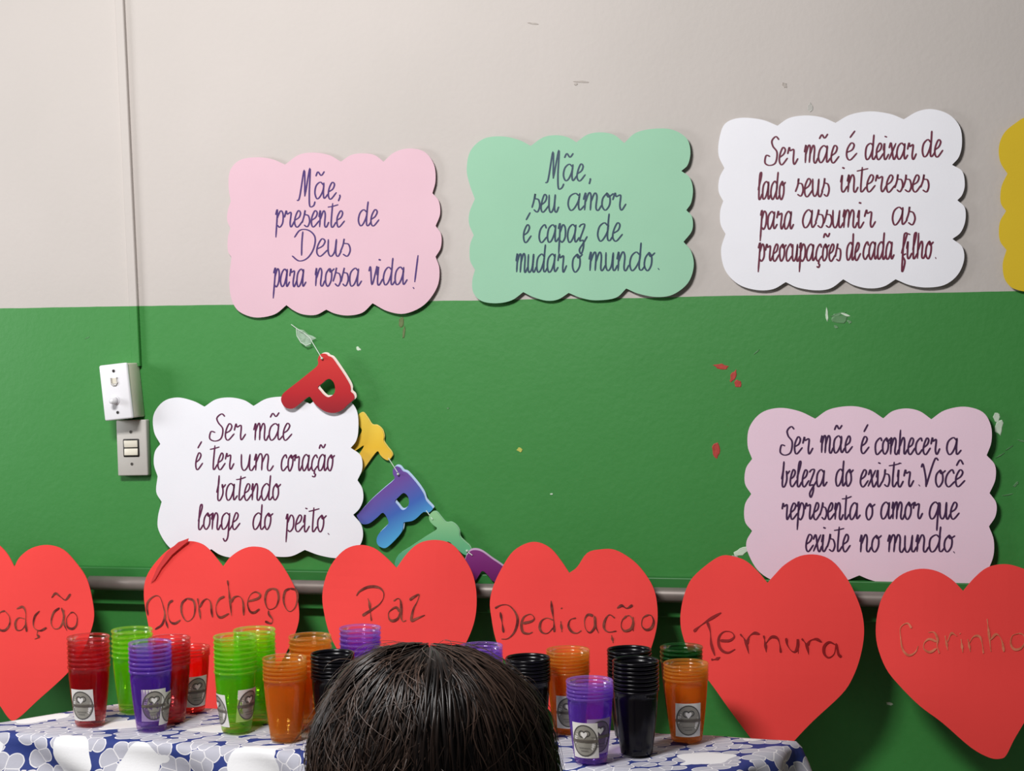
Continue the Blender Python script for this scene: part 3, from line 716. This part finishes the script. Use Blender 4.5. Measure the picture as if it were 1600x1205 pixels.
def cloth_mat():
    t = NT('crochet_cloth')
    uv = t.coord('UV')
    def voro(scale, feature='F1', rnd_=1.0):
        v = t.new('ShaderNodeTexVoronoi', feature=feature, voronoi_dimensions='2D'); v.inputs['Scale'].default_value = scale; v.inputs['Randomness'].default_value = rnd_
        nz = t.new('ShaderNodeTexNoise'); nz.inputs['Scale'].default_value = 25
        t.l.new(uv, v.inputs['Vector']); return v
    v1 = voro(36); d1 = v1.outputs['Distance']
    vr = t.new('ShaderNodeSeparateColor'); t.l.new(v1.outputs['Color'], vr.inputs[0])
    v2 = voro(36, 'DISTANCE_TO_EDGE'); d2 = v2.outputs['Distance']
    r1 = t.math('MULTIPLY_ADD', vr.outputs[0], .16, .50)        # disc radius per cell
    gap = t.math('GREATER_THAN', d1, r1)
    ring = t.math('MULTIPLY', t.math('GREATER_THAN', d1, t.math('SUBTRACT', r1, .07)), 1.0)
    edge = t.math('LESS_THAN', d2, .035)
    line = t.math('MAXIMUM', ring, edge)
    # big white blossoms
    fl = t.new('ShaderNodeTexVoronoi', voronoi_dimensions='2D'); fl.inputs['Scale'].default_value = 5.6; fl.inputs['Randomness'].default_value = .3
    mp = t.new('ShaderNodeMapping'); t.l.new(uv, mp.inputs[0]); mp.inputs[1].default_value = (0, .048+.15/5.6, 0)
    nz = t.new('ShaderNodeTexNoise'); nz.inputs['Scale'].default_value = 22; nz.inputs['Detail'].default_value = 0; t.l.new(uv, nz.inputs['Vector'])
    t.l.new(mp.outputs[0], fl.inputs['Vector'])
    fd = t.math('ADD', fl.outputs['Distance'], t.math('MULTIPLY_ADD', nz.outputs[0], .34, -.17))
    flower = t.math('LESS_THAN', fd, .235)
    lace = t.mix(line, lin((186, 186, 198)), lin((232, 230, 234)))
    col = t.mix(gap, lace, lin((34, 54, 128)))
    col = t.mix(flower, col, lin((240, 240, 242)))
    t.l.new(col, t.p.inputs['Base Color']); t.p.inputs['Roughness'].default_value = .75
    h = t.math('MAXIMUM', t.math('MULTIPLY', line, t.math('SUBTRACT', 1.0, gap)), flower)
    t.bump(t.math('ADD', h, t.math('MULTIPLY', t.noise(300, 2, uv), .3)), .5, .0015)
    return t.m
DROP = .30; NXC, NYC = 150, 90
QC = [v-mid for v in (FL2, FR2, BR2, BL2)]
QC = [Vector((v.dot(ux), v.dot(uy), 0)) for v in QC]
def quad(s, tt):
    a, b = s/TW, tt/TD
    return (QC[0]*(1-a)+QC[1]*a)*(1-b)+(QC[3]*(1-a)+QC[2]*a)*b
def cloth_pt(s, tt):
    dx = max(0, -s, s-TW); dy = max(0, -tt, tt-TD)
    sx = -1 if s < 0 else 1; sy = -1 if tt < 0 else 1
    cx, cy = min(max(s, 0), TW), min(max(tt, 0), TD)
    d = hypot(dx, dy)
    z = 0
    if d > 0:
        r = .012
        if d < r*pi/2: a = d/r; out = r*sin(a); z = -r*(1-cos(a))
        else: out = r+.10*(d-r*pi/2); z = -r-(d-r*pi/2)
        ang = atan2(dy, dx)
        fold = .016*min(1, d/.07)*sin((s+tt*1.3)*34+3*mnoise.noise(Vector((s*3, tt*3, 0))))
        out += fold+.004
        cx += sx*out*cos(ang); cy += sy*out*sin(ang)
    z += .0025*mnoise.noise(Vector((s*14, tt*14, 3)))*(1 if d == 0 else .5)
    bx_, by_ = min(max(s, 0), TW), min(max(tt, 0), TD)
    q_ = quad(bx_, by_)
    return Vector((q_.x+cx-bx_, q_.y+cy-by_, TZ+z))
vs, fs, uvs = [], [], []
for j in range(NYC+1):
    for i in range(NXC+1):
        s = -DROP+(TW+2*DROP)*i/NXC; tt = -DROP+(TD+2*DROP)*j/NYC
        vs.append(cloth_pt(s, tt)); uvs.append((s, tt))
for j in range(NYC):
    for i in range(NXC):
        a = j*(NXC+1)+i; fs.append((a, a+1, a+NXC+2, a+NXC+1))
me = mesh('tablecloth', vs, fs, True)
ul = me.uv_layers.new(name='UVMap')
for lp in me.loops: ul.data[lp.index].uv = uvs[lp.vertex_index]
cl = link('tablecloth', me, cloth_mat(), loc=(mid.x, mid.y, 0)); cl.rotation_euler = (0, 0, rotz)
md = cl.modifiers.new('s', 'SOLIDIFY'); md.thickness = .0015; md.offset = -1
tag(cl, 'white crochet-patterned tablecloth with blue gaps and white blossoms, draped over the table', 'tablecloth')

# ---------------------------------------------------------------- cups
CH, RT, RB = .108, .0365, .0262
def cup_profile():
    pts = [(0.0, .003), (RB*.75, .003), (RB*.9, .0), (RB, .0015)]
    for i in range(1, 10):
        q = i/9; r = RB+(RT-RB)*(1-(1-q)**1.45)
        pts.append((r, .0015+(CH-.006)*q))
    pts += [(RT+.0016, CH-.0042), (RT+.0020, CH-.0018), (RT+.0010, CH), (RT-.0006, CH-.0008), (RT-.0012, CH-.004)]
    return pts
def cup_r(z):
    q = min(1, max(0, (z-.0015)/(CH-.006))); return RB+(RT-RB)*(1-(1-q)**1.45)
def revolve(name, prof, seg=40):
    vs, fs = [], []; n = len(prof)
    start = 0
    vs.append((0, 0, prof[0][1]))
    for (r, z) in prof[1:]:
        for k in range(seg): vs.append((r*cos(2*pi*k/seg), r*sin(2*pi*k/seg), z))
    for k in range(seg): fs.append((0, 1+(k+1) % seg, 1+k))
    for i in range(n-2):
        for k in range(seg):
            a = 1+i*seg+k; b = 1+i*seg+(k+1) % seg; fs.append((a, b, b+seg, a+seg))
    return mesh(name, vs, fs, True)
CUPME = {}
def cup_mat(name, tint, body, gloss=.10, sc=.12):
    t = NT(name); t.n.remove(t.p)
    tr = t.new('ShaderNodeBsdfTransparent'); tr.inputs[0].default_value = tint+(1,)
    tl = t.new('ShaderNodeBsdfTranslucent'); tl.inputs[0].default_value = body+(1,)
    df = t.new('ShaderNodeBsdfDiffuse'); df.inputs[0].default_value = body+(1,)
    gl = t.new('ShaderNodeBsdfGlossy'); gl.inputs['Roughness'].default_value = .06
    lw = t.new('ShaderNodeFresnel'); lw.inputs['IOR'].default_value = 1.5
    lay = t.new('ShaderNodeLayerWeight'); lay.inputs['Blend'].default_value = .35
    m1 = t.new('ShaderNodeMixShader'); m1.inputs[0].default_value = .5; t.l.new(tl.outputs[0], m1.inputs[1]); t.l.new(df.outputs[0], m1.inputs[2])
    m2 = t.new('ShaderNodeMixShader'); t.l.new(t.math('MULTIPLY_ADD', lay.outputs['Facing'], .12, sc), m2.inputs[0]); t.l.new(tr.outputs[0], m2.inputs[1]); t.l.new(m1.outputs[0], m2.inputs[2])
    m3 = t.new('ShaderNodeMixShader'); t.l.new(t.math('MULTIPLY', lw.outputs[0], .42), m3.inputs[0])
    t.l.new(m2.outputs[0], m3.inputs[1]); t.l.new(gl.outputs[0], m3.inputs[2])
    t.l.new(m3.outputs[0], t.n['Material Output'].inputs['Surface'])
    return t.m
CM = {
 'red': cup_mat('red_translucent_plastic', (.985, .78, .78), (.80, .015, .03), sc=.11),
 'bright red': cup_mat('bright_red_translucent_plastic', (1.0, .60, .55), (.95, .03, .02)),
 'green': cup_mat('green_translucent_plastic', (.90, 1.0, .62), (.38, 1.0, .03), sc=.15),
 'purple': cup_mat('purple_translucent_plastic', (.88, .80, .98), (.36, .12, .85), sc=.12),
 'orange': cup_mat('orange_translucent_plastic', (1.0, .94, .72), (1.0, .33, .025), sc=.24),
 'black': simple('black_glossy_plastic', (12, 10, 16), .22, spec=.3),
 'dark green': cup_mat('lit_wall_standin_plastic', (.25, .60, .28), (.02, .12, .03)),  # for the stack that stands in for a lit bit of wall
}
base = revolve('plastic_cup', cup_profile())
def lighter(c, k=.35): return tuple(v+(1-v)*k*max(c) for v in c)
RIM_HIGHLIGHT = {'red': (.9, .03, .04), 'bright red': (1, .05, .04), 'green': (.5, 1, .06), 'purple': (.5, .25, 1), 'orange': (1, .42, .05), 'dark green': (.03, .22, .05)}  # lighter lip colours paint the bright highlight rings into the plastic
for k_, m_ in CM.items():
    me = base.copy(); me.materials.append(m_); CUPME[k_] = me
    if k_ in RIM_HIGHLIGHT:
        me.materials.append(cup_mat(k_.replace(' ', '_')+'_rim_highlight_plastic', (1, 1, 1), RIM_HIGHLIGHT[k_], sc=.26))
        for pl in me.polygons:
            if pl.center.z > CH-.0045: pl.material_index = 1
ST_W = simple('sticker_paper', (228, 224, 218), .5); ST_G = simple('grey_print', (150, 146, 136), .5); ST_D = simple('dark_grey_print', (78, 76, 74), .5); ST_B = simple('taupe_print', (108, 100, 90), .5)
def wrap(poly, z0, ang, eps, cupz=0):
    """poly of (u metres around, v metres up) -> points on cup surface"""
    out = []
    for u, v_ in poly:
        z = z0+v_; r = cup_r(z)+eps; a = ang+u/cup_r(z)
        out.append((r*cos(a), r*sin(a), z))
    return out
def patch(name, shape, z0, ang, eps, mat, parent, seg=1):
    bm = bmesh.new()
    for pts_rows in shape:       # list of strips: rows of (u,v)
        rows = [[bm.verts.new(p) for p in wrap(r, z0, ang, eps)] for r in pts_rows]
        for a, b in zip(rows, rows[1:]):
            for i in range(len(a)-1): bm.faces.new((a[i], a[i+1], b[i+1], b[i]))
    return link(name, bm_mesh(name, bm, True), mat, parent)
def rect(u0, u1, v0, v1, n=9, m_=4): return [[(u0+(u1-u0)*i/n, v0+(v1-v0)*j/m_) for i in range(n+1)] for j in range(m_+1)]
def ring(ra, rb, rxs, n=28): return [[(rb*rxs*cos(2*pi*i/n)*k, rb*sin(2*pi*i/n)*k) for i in range(n+1)] for k in (ra/rb, 1.0)]
def disc(r, rxs, n=28): return [[(r*rxs*cos(2*pi*i/n)*k, r*sin(2*pi*i/n)*k) for i in range(n+1)] for k in (.02, .5, 1.0)]
def sticker(parent, z0, ang):
    w2, h2 = .0225, .0290
    s = patch('sticker', [rect(-w2, w2, -h2, h2)], z0, ang, .0006, ST_W, parent)
    R = .0262; rx = .80
    patch('emblem', [disc(R, rx)], z0, ang, .0009, ST_G, s)
    patch('emblem_outline', [ring(R*.93, R, rx), [[(-.004+.0055*cos(a*pi/8)*k, .011+.0060*sin(a*pi/8)*k) for a in range(17)] for k in (.7, 1.0)],
          [[(.0045+.0055*cos(a*pi/8)*k, .012+.0052*sin(a*pi/8)*k) for a in range(17)] for k in (.7, 1.0)]], z0, ang, .0012, ST_D, s)
    patch('emblem_band', [rect(-R*rx*1.05, R*rx*1.05, -.0032, .0018, 9, 1)], z0, ang, .0014, ST_B, s)
    hp = [(0, -.006), (.0045, -.0005), (.0052, .003), (.003, .0052), (0, .003), (-.003, .0052), (-.0052, .003), (-.0045, -.0005)]
    bm = bmesh.new(); c_ = wrap([(0, .0095)], z0, ang, .0018)[0]; ring_ = wrap([(x, y+.0095) for x, y in hp], z0, ang, .0018)
    cv = bm.verts.new(c_); rv = [bm.verts.new(p) for p in ring_]
    for i in range(8): bm.faces.new((cv, rv[i], rv[(i+1) % 8]))
    link('emblem_heart', bm_mesh('h', bm), simple('white_print', (235, 232, 228), .5), s)
    # scribbled lettering across the band and below it
    bm = bmesh.new()
    for (vv, ww, amp) in ((-.0008, .015, .0011), (-.012, .009, .0006), (-.0165, .006, .0005)):
        P = [(-ww+2*ww*i/40, vv+amp*sin(i*1.7)) for i in range(41)]
        a = wrap([(x, y+.0004) for x, y in P], z0, ang, .0019); b = wrap([(x, y-.0004) for x, y in P], z0, ang, .0019)
        A = [bm.verts.new(p) for p in a]; B = [bm.verts.new(p) for p in b]
        for i in range(40): bm.faces.new((A[i], A[i+1], B[i+1], B[i]))
    link('emblem_lettering', bm_mesh('sc', bm), ST_D, s)
    return s
ORD = ['topmost', 'second', 'third', 'fourth', 'fifth', 'sixth', 'seventh', 'eighth', 'ninth']
# cx, ytop, ybot, n, colour, where, [(cup index from bottom, px offset of sticker from axis)]
STK = [
 (141, 994, 1135, 7, 'red', 'leftmost red stack', [(0, -12)]),
 (209, 983, 1115, 6, 'green', 'green stack behind the leftmost purple cups', []),
 (237, 1003, 1143, 7, 'purple', 'leftmost purple stack', [(1, 4), (0, 26)]),
 (267, 996, 1130, 7, 'red', 'dark red stack right of the leftmost purple cups', [(0, -26)]),
 (298, 1011, 1114, 3, 'bright red', 'short bright red stack', [(0, 10)]),
 (370, 993, 1145, 8, 'green', 'front green stack', [(0, -25), (1, 18)]),
 (400, 983, 1132, 8, 'green', 'rear green stack behind the front green cups', []),
 (447, 1027, 1159, 6, 'orange', 'front orange stack left of the head', []),
 (487, 993, 1140, 7, 'orange', 'rear orange stack left of the head', []),
 (522, 1020, 1155, 7, 'black', 'black stack left of the head', []),
 (565, 980, 1122, 7, 'purple', 'purple stack left of the head, before heart "Paz"', []),
 (754, 1008, 1140, 7, 'purple', 'purple stack behind the right of the head', [(2, 10)]),
 (827, 1033, 1162, 7, 'black', 'black stack just right of the head', []),
 (889, 1018, 1147, 7, 'orange', 'orange stack behind the front purple cups', [(0, 0)]),
 (923, 1068, 1193, 5, 'purple', 'frontmost purple stack', [(0, -9), (1, 14)]),
 (985, 1014, 1154, 8, 'black', 'rear black stack behind the tall black cups', []),
 (995, 1031, 1181, 8, 'black', 'tall front black stack', []),
 (1073, 1037, 1160, 5, 'orange', 'rightmost orange stack', [(0, 3)]),
 (1066, 1010, 1128, 4, 'dark green', 'dark green stack standing in for lit green wall', []),  # made-up cups in place of lit green wall between heart shadows
]
STZ = TZ+.0035
protos = {}
for (cx, yt, yb, n, colr, where, stk) in STK:
    p = on_level(cx, yb-4, STZ)
    d = ray(cx, yt); dist = (p-CAM).dot(fw)/1.0
    # height of the stack from its top pixel
    hd = hypot(p.x-CAM.x, p.y-CAM.y)/hypot(d.x, d.y)
    ztop = CAM.z+d.z*hd
    sp = max(.006, (ztop-STZ-CH)/(n-1)) if n > 1 else 0
    face = atan2(CAM.y-p.y, CAM.x-p.x)
    print(colr, where, 'spacing %.4f' % sp, 'depth %.2f' % dist, 'wpx %.0f' % (2*RT*F/dist))
    jr = random.Random(cx)
    for i in range(n):
        loc = (p.x+jr.uniform(-.0003, .0003), p.y+jr.uniform(-.0003, .0003), STZ+sp*i)
        if colr not in protos:
            o = link('plastic_cup', CUPME[colr]); protos[colr] = o
        else:
            o = protos[colr].copy(); COL.objects.link(o)
        o.location = loc
        fromtop = n-1-i
        c_ = 'bright red' if colr == 'bright red' else colr
        pos = 'bottom cup' if i == 0 else (ORD[fromtop]+' cup' if fromtop == 0 else ORD[fromtop]+' cup from top')
        lab = f'{"glossy" if colr == "black" else "translucent"} {pos} of the {where}'
        st_here = [s for s in stk if s[0] == i]
        o['label'] = lab; o['category'] = 'cup'; o['group'] = 'nested plastic cups stacked on the tablecloth'
        for (_, dx) in st_here:
            rpx = RT*F/dist*.82
            ang = face + math.asin(max(-.95, min(.95, dx/rpx)))
            sticker(o, .040, ang)

# ---------------------------------------------------------------- person (seen from behind)
hp = CAM + ray(674, 1200)*1.58
HC = Vector((hp.x, hp.y, hp.z))            # centre of the head
scale_top = (CAM + ray(680, 1003)*1.58).z
HR = scale_top-HC.z                         # radius up to crown incl. hair
print('HEAD', HC[:], HR, 'crown', scale_top)
yawp = atan2(ray(674, 1200).y, ray(674, 1200).x)     # facing away from the camera, to the table
FWD = Vector((cos(yawp), sin(yawp), 0)); SD = Vector((sin(yawp), -cos(yawp), 0))
per = empty('person', (HC.x, HC.y, 0), 'person with long dark loose hair seen from behind, facing the table', 'person')
def skin_obj(name, joints, edges, mat, parent, root=0, sub=2):
    me = bpy.data.meshes.new(name); me.from_pydata([j[0] for j in joints], edges, []); me.update()
    o = link(name, me, None, parent)
    md = o.modifiers.new('skin', 'SKIN'); md.use_smooth_shade = True
    for i, j in enumerate(joints):
        sv = me.skin_vertices[0].data[i]; sv.radius = j[1]; sv.use_root = (i == root)
    ms = o.modifiers.new('sub', 'SUBSURF'); ms.levels = sub; ms.render_levels = sub
    dg = bpy.context.evaluated_depsgraph_get(); ev = o.evaluated_get(dg)
    nm = bpy.data.meshes.new_from_object(ev); o.modifiers.clear(); o.data = nm
    nm.materials.clear(); nm.materials.append(mat); nm.shade_smooth()
    return o
def P(s, f_, z): return tuple(SD*s+FWD*f_+Vector((0, 0, z)))
hz = HC.z; sh = hz-.185; hipz = hz-.50; kz = hipz*.53
SKIN = simple('brown_skin', (150, 102, 78), .55, var=.05); SHIRT = simple('dark_shirt', (34, 34, 44), .8, var=.1, bumps=.3); JEANS = simple('blue_denim', (42, 54, 84), .85, var=.15); SHOE = simple('dark_shoe', (26, 24, 24), .6)
J = [(P(0, 0, hipz), (.095, .08)), (P(0, .0, hipz+.16), (.085, .065)), (P(0, 0, sh-.06), (.10, .07)), (P(0, -.005, sh+.04), (.045, .045)), (P(0, .005, hz-.06), (.05, .055)),
     (P(0, .012, hz-.02), (.072, .085)), (P(0, .0, hz+.045), (.078, .09)), (P(0, -.005, hz+.085), (.045, .05))]
E_ = [(0, 1), (1, 2), (2, 3), (3, 4), (4, 5), (5, 6), (6, 7)]
for s in (-1, 1):
    b0 = len(J)
    J += [(P(s*.13, 0, sh-.02), (.042, .042)), (P(s*.165, -.01, sh-.2), (.034, .034)), (P(s*.17, .03, sh-.36), (.025, .022)), (P(s*.172, .055, sh-.42), (.026, .016))]
    E_ += [(2, b0), (b0, b0+1), (b0+1, b0+2), (b0+2, b0+3)]
    for k_, (a_, l_) in enumerate(((-.016, .055), (-.006, .062), (.005, .060), (.015, .050))):
        q = len(J); J += [(P(s*.174, .062+a_, sh-.46), (.008, .008)), (P(s*.170, .072+a_, sh-.42-l_-.02), (.0065, .0065))]; E_ += [(b0+3, q), (q, q+1)]
    q = len(J); J += [(P(s*.160, .082, sh-.43), (.009, .009)), (P(s*.152, .10, sh-.465), (.007, .007))]; E_ += [(b0+3, q), (q, q+1)]
    q = len(J)
    J += [(P(s*.055, 0, hipz-.04), (.062, .065)), (P(s*.06, .008, kz), (.042, .045)), (P(s*.06, -.01, .09), (.026, .028)), (P(s*.06, -.01, .035), (.03, .03)), (P(s*.068, .10, .022), (.03, .018))]
    E_ += [(0, q), (q, q+1), (q+1, q+2), (q+2, q+3), (q+3, q+4)]
body = skin_obj('body', J, E_, SKIN, per)
# face and ears as shaped children
bm = bmesh.new(); bmesh.ops.create_icosphere(bm, subdivisions=2, radius=.012, matrix=Matrix.Translation(P(0, .103, hz-.012)) @ Matrix.Diagonal((.9, 1, 1.4, 1)))
link('nose', bm_mesh('nose', bm, True), SKIN, per)
for s in (-1, 1):
    bm = bmesh.new(); bmesh.ops.create_icosphere(bm, subdivisions=2, radius=.011, matrix=Matrix.Translation(P(s*.03, .083, hz+.01)))
    link('eye', bm_mesh('eye', bm, True), WHITEP, per)
    bm = bmesh.new(); bmesh.ops.create_icosphere(bm, subdivisions=1, radius=.0045, matrix=Matrix.Translation(P(s*.03, .0925, hz+.01)))
    link('iris', bm_mesh('iris', bm, True), BLACKP, per)
    bm = bmesh.new(); bmesh.ops.create_icosphere(bm, subdivisions=2, radius=.022, matrix=Matrix.Translation(P(s*.080, .0, hz-.005)) @ Matrix.Rotation(yawp, 4, 'Z') @ Matrix.Diagonal((.75, .35, 1.25, 1)))
    link('ear', bm_mesh('ear', bm, True), SKIN, per)
    bm = tube([P(s*.045, .078+.006, hz+.032), P(s*.03, .090, hz+.037), P(s*.015, .093, hz+.034)], .003, 6)
    link('eyebrow', bm_mesh('brow', bm), BLACKP, per)
bm = bmesh.new(); bmesh.ops.create_icosphere(bm, subdivisions=2, radius=.02, matrix=Matrix.Translation(P(0, .084, hz-.045)) @ Matrix.Diagonal((1, .6, .35, 1)))
link('mouth', bm_mesh('mouth', bm, True), simple('lips', (150, 78, 74), .5), per)
# shirt and trousers follow the body
JS = [(P(0, 0, hipz+.0), (.108, .09)), (P(0, .0, hipz+.16), (.10, .08)), (P(0, 0, sh-.06), (.118, .088)), (P(0, -.003, sh+.015), (.062, .06))]
ES = [(0, 1), (1, 2), (2, 3)]
for s in (-1, 1):
    b0 = len(JS); JS += [(P(s*.13, 0, sh-.02), (.058, .058)), (P(s*.155, -.006, sh-.13), (.055, .052))]; ES += [(2, b0), (b0, b0+1)]
skin_obj('shirt', JS, ES, SHIRT, per)
JT = [(P(0, 0, hipz+.03), (.105, .088))]; ET = []
for s in (-1, 1):
    q = len(JT); JT += [(P(s*.058, 0, hipz-.05), (.075, .078)), (P(s*.062, .008, kz), (.056, .058)), (P(s*.062, -.01, .085), (.045, .046))]; ET += [(0, q), (q, q+1), (q+1, q+2)]
skin_obj('trousers', JT, ET, JEANS, per)
for s in (-1, 1):
    bm = bmesh.new(); M = Matrix.Translation(P(s*.064, .04, .036)) @ Matrix.Rotation(yawp, 4, 'Z')
    r = bmesh.ops.create_uvsphere(bm, u_segments=20, v_segments=12, radius=1)
    for v_ in bm.verts: v_.co = M @ Vector((v_.co.x*.115, v_.co.y*.046, max(-.036, v_.co.z*.05)))
    link('shoe', bm_mesh('shoe', bm, True), SHOE, per)

# hair
t = NT('dark_brown_hair')
at = t.new('ShaderNodeAttribute'); at.attribute_name = 'tone'
co = t.coord(); n = t.noise(30, 2, co)
t.l.new(t.mix(t.math('MULTIPLY', at.outputs['Fac'], t.math('MULTIPLY_ADD', n, .8, .6)), (.0035, .0025, .0025), (.085, .050, .036)), t.p.inputs['Base Color'])
t.p.inputs['Roughness'].default_value = .36; t.p.inputs['Specular IOR Level'].default_value = .24
HAIR = t.m
RX, RYB, RZ = .110, .118, HR-.008
def hair_surf(az, th, r=1.0):
    """az around head (0 = camera side), th from the crown, centre of head local"""
    x = sin(az)*sin(th)*RX; y = -cos(az)*sin(th)*RYB; z = cos(th)*RZ
    bump = 1+.07*math.exp(-((az+1.1)/.8)**2-((th-.55)/.4)**2)       # fuller on the left of the parting
    return SD*(x*r*bump)+FWD*(y*r)+Vector((0, 0, hz+z*r*bump))
bm = bmesh.new(); rows = []; SG = 48
for j in range(26):
    u_ = j/25
    row = []
    for k_ in range(SG):
        az = 2*pi*k_/SG
        az = az-2*pi if az > pi else az
        front = max(0, -cos(az))        # face side
        lim = 1 if front < .45 else 1-.35*(front-.45)/.55
        if u_ < .5: p = hair_surf(az, u_*2*pi/2*lim, .945)
        else:
            q = (u_-.5)*2
            p = hair_surf(az, pi/2*lim, .945)
            if front < .45: p = p+Vector((0, 0, -q*.26))+(SD*sin(az)*.02)*q*.9
            else: p = p+Vector((0, 0, -q*.01))
        row.append(bm.verts.new(p))
    rows.append(row)
for a, b in zip(rows, rows[1:]):
    for k_ in range(SG): bm.faces.new((a[k_], a[(k_+1) % SG], b[(k_+1) % SG], b[k_]))
bmesh.ops.remove_doubles(bm, verts=bm.verts[:], dist=1e-5)
hair = link('hair', bm_mesh('hair', bm, True), HAIR, per)
vs, fs, tone = [], [], []
rnd = random.Random(11)
def add_strand(pts, wdt, tn):
    n = len(pts); b0 = len(vs)
    for i, p in enumerate(pts):
        t_ = (pts[min(i+1, n-1)]-pts[max(i-1, 0)]).normalized()
        out = (p-Vector((0, 0, hz))); out.z *= .6
        s_ = t_.cross(out); s_ = s_.normalized() if s_.length > 1e-6 else SD.copy()
        o_ = s_.cross(t_).normalized()
        w_ = wdt*(1-.75*(i/(n-1))**3)
        vs.append(p+s_*w_); vs.append(p+o_*w_*.6); vs.append(p-s_*w_); tone.extend((tn, tn, tn))
    for i in range(n-1):
        a = b0+i*3
        fs.append((a, a+1, a+4, a+3)); fs.append((a+1, a+2, a+5, a+4))
PART = .10            # parting sits a little right of the crown
clumps = [(rnd.uniform(-2.1, 2.1), rnd.uniform(0, 1.0), rnd.gauss(0, .20), rnd.gauss(0, .020), rnd.uniform(0, 6), rnd.random()) for _ in range(170)]
for (caz, cth, csw, clift, cph, ctone) in clumps:
    for i in range(38):
        az = caz+rnd.gauss(0, .085); th0 = max(.01, cth*rnd.uniform(.6, 1.1)) if rnd.random() < .6 else rnd.uniform(.01, .25)
        lift = .985+max(-.01, clift)+abs(rnd.gauss(0, .020)); L = rnd.uniform(.18, .30); fr = rnd.gauss(0, .035); ph = rnd.uniform(0, 6)
        side = abs(sin(az))
        pts = []; N_ = 15
        for j in range(N_):
            u_ = j/(N_-1)
            if u_ < .62:
                v_ = u_/.62; th = th0+(pi/2-th0)*v_
                a = PART*(1-v_)+az*(.75+.25*v_)+csw*sin(v_*2.6)*.8+fr*sin(v_*7+ph)
                r_ = lift+clift*sin(v_*3.0)+.010*sin(v_*8+cph)+.006*sin(v_*15+ph)
                r_ -= .05*math.exp(-(th/.16)**2)*(1 if abs(a) < 2 else 0)*.15
                p = hair_surf(a, th, r_)
            else:
                q = (u_-.62)/.38
                a = az+csw*sin(2.6)*.8+fr*sin(7+ph)
                p = hair_surf(a, pi/2, lift+clift*sin(3.0)+.010*sin(8+cph))+Vector((0, 0, -q*L))+SD*(sin(az)*.03*q+.006*sin(q*6+cph)+fr*.2*q)
            pts.append(p)
        tn = max(0, min(1, .10+.35*ctone*side+rnd.gauss(0, .10)+(.5 if rnd.random() < .04+.12*side else 0)))  # browner towards the sides: light through thin hair painted into the tone
        add_strand(pts, rnd.uniform(.0005, .0011), tn)
# loose flyaway hairs
for i in range(1500):
    az = rnd.gauss(0, 1.0) if rnd.random() < .4 else rnd.choice((-1, 1))*rnd.gauss(1.35, .3)
    th0 = rnd.uniform(.02, 1.5); pts = []
    lift = 1+abs(rnd.gauss(0, .06)); dr = rnd.gauss(0, .7); ln = rnd.uniform(.25, .9); k2 = rnd.uniform(1.5, 3)
    for j in range(9):
        u_ = j/8; pts.append(hair_surf(az+dr*u_*u_*.5, th0+ln*u_, 1.0+(lift-1)*sin(u_*k2)+.012*u_))
    add_strand(pts, .00048, rnd.uniform(.5, 1))
# one long loose lock on the left
for k_ in range(6):
    Q = [CAM+ray(x+rnd.uniform(-3, 3), y+rnd.uniform(-3, 3))*1.56-Vector((HC.x, HC.y, 0)) for x, y in ((545, 1092), (526, 1112), (504, 1130), (484, 1137), (468, 1148), (456, 1166))]
    add_strand(Q, .0005, .5)
sme = mesh('strands', vs, fs, True)
att = sme.attributes.new('tone', 'FLOAT', 'POINT'); att.data.foreach_set('value', tone)
st = link('strands', sme, HAIR, hair); st['kind'] = 'stuff'
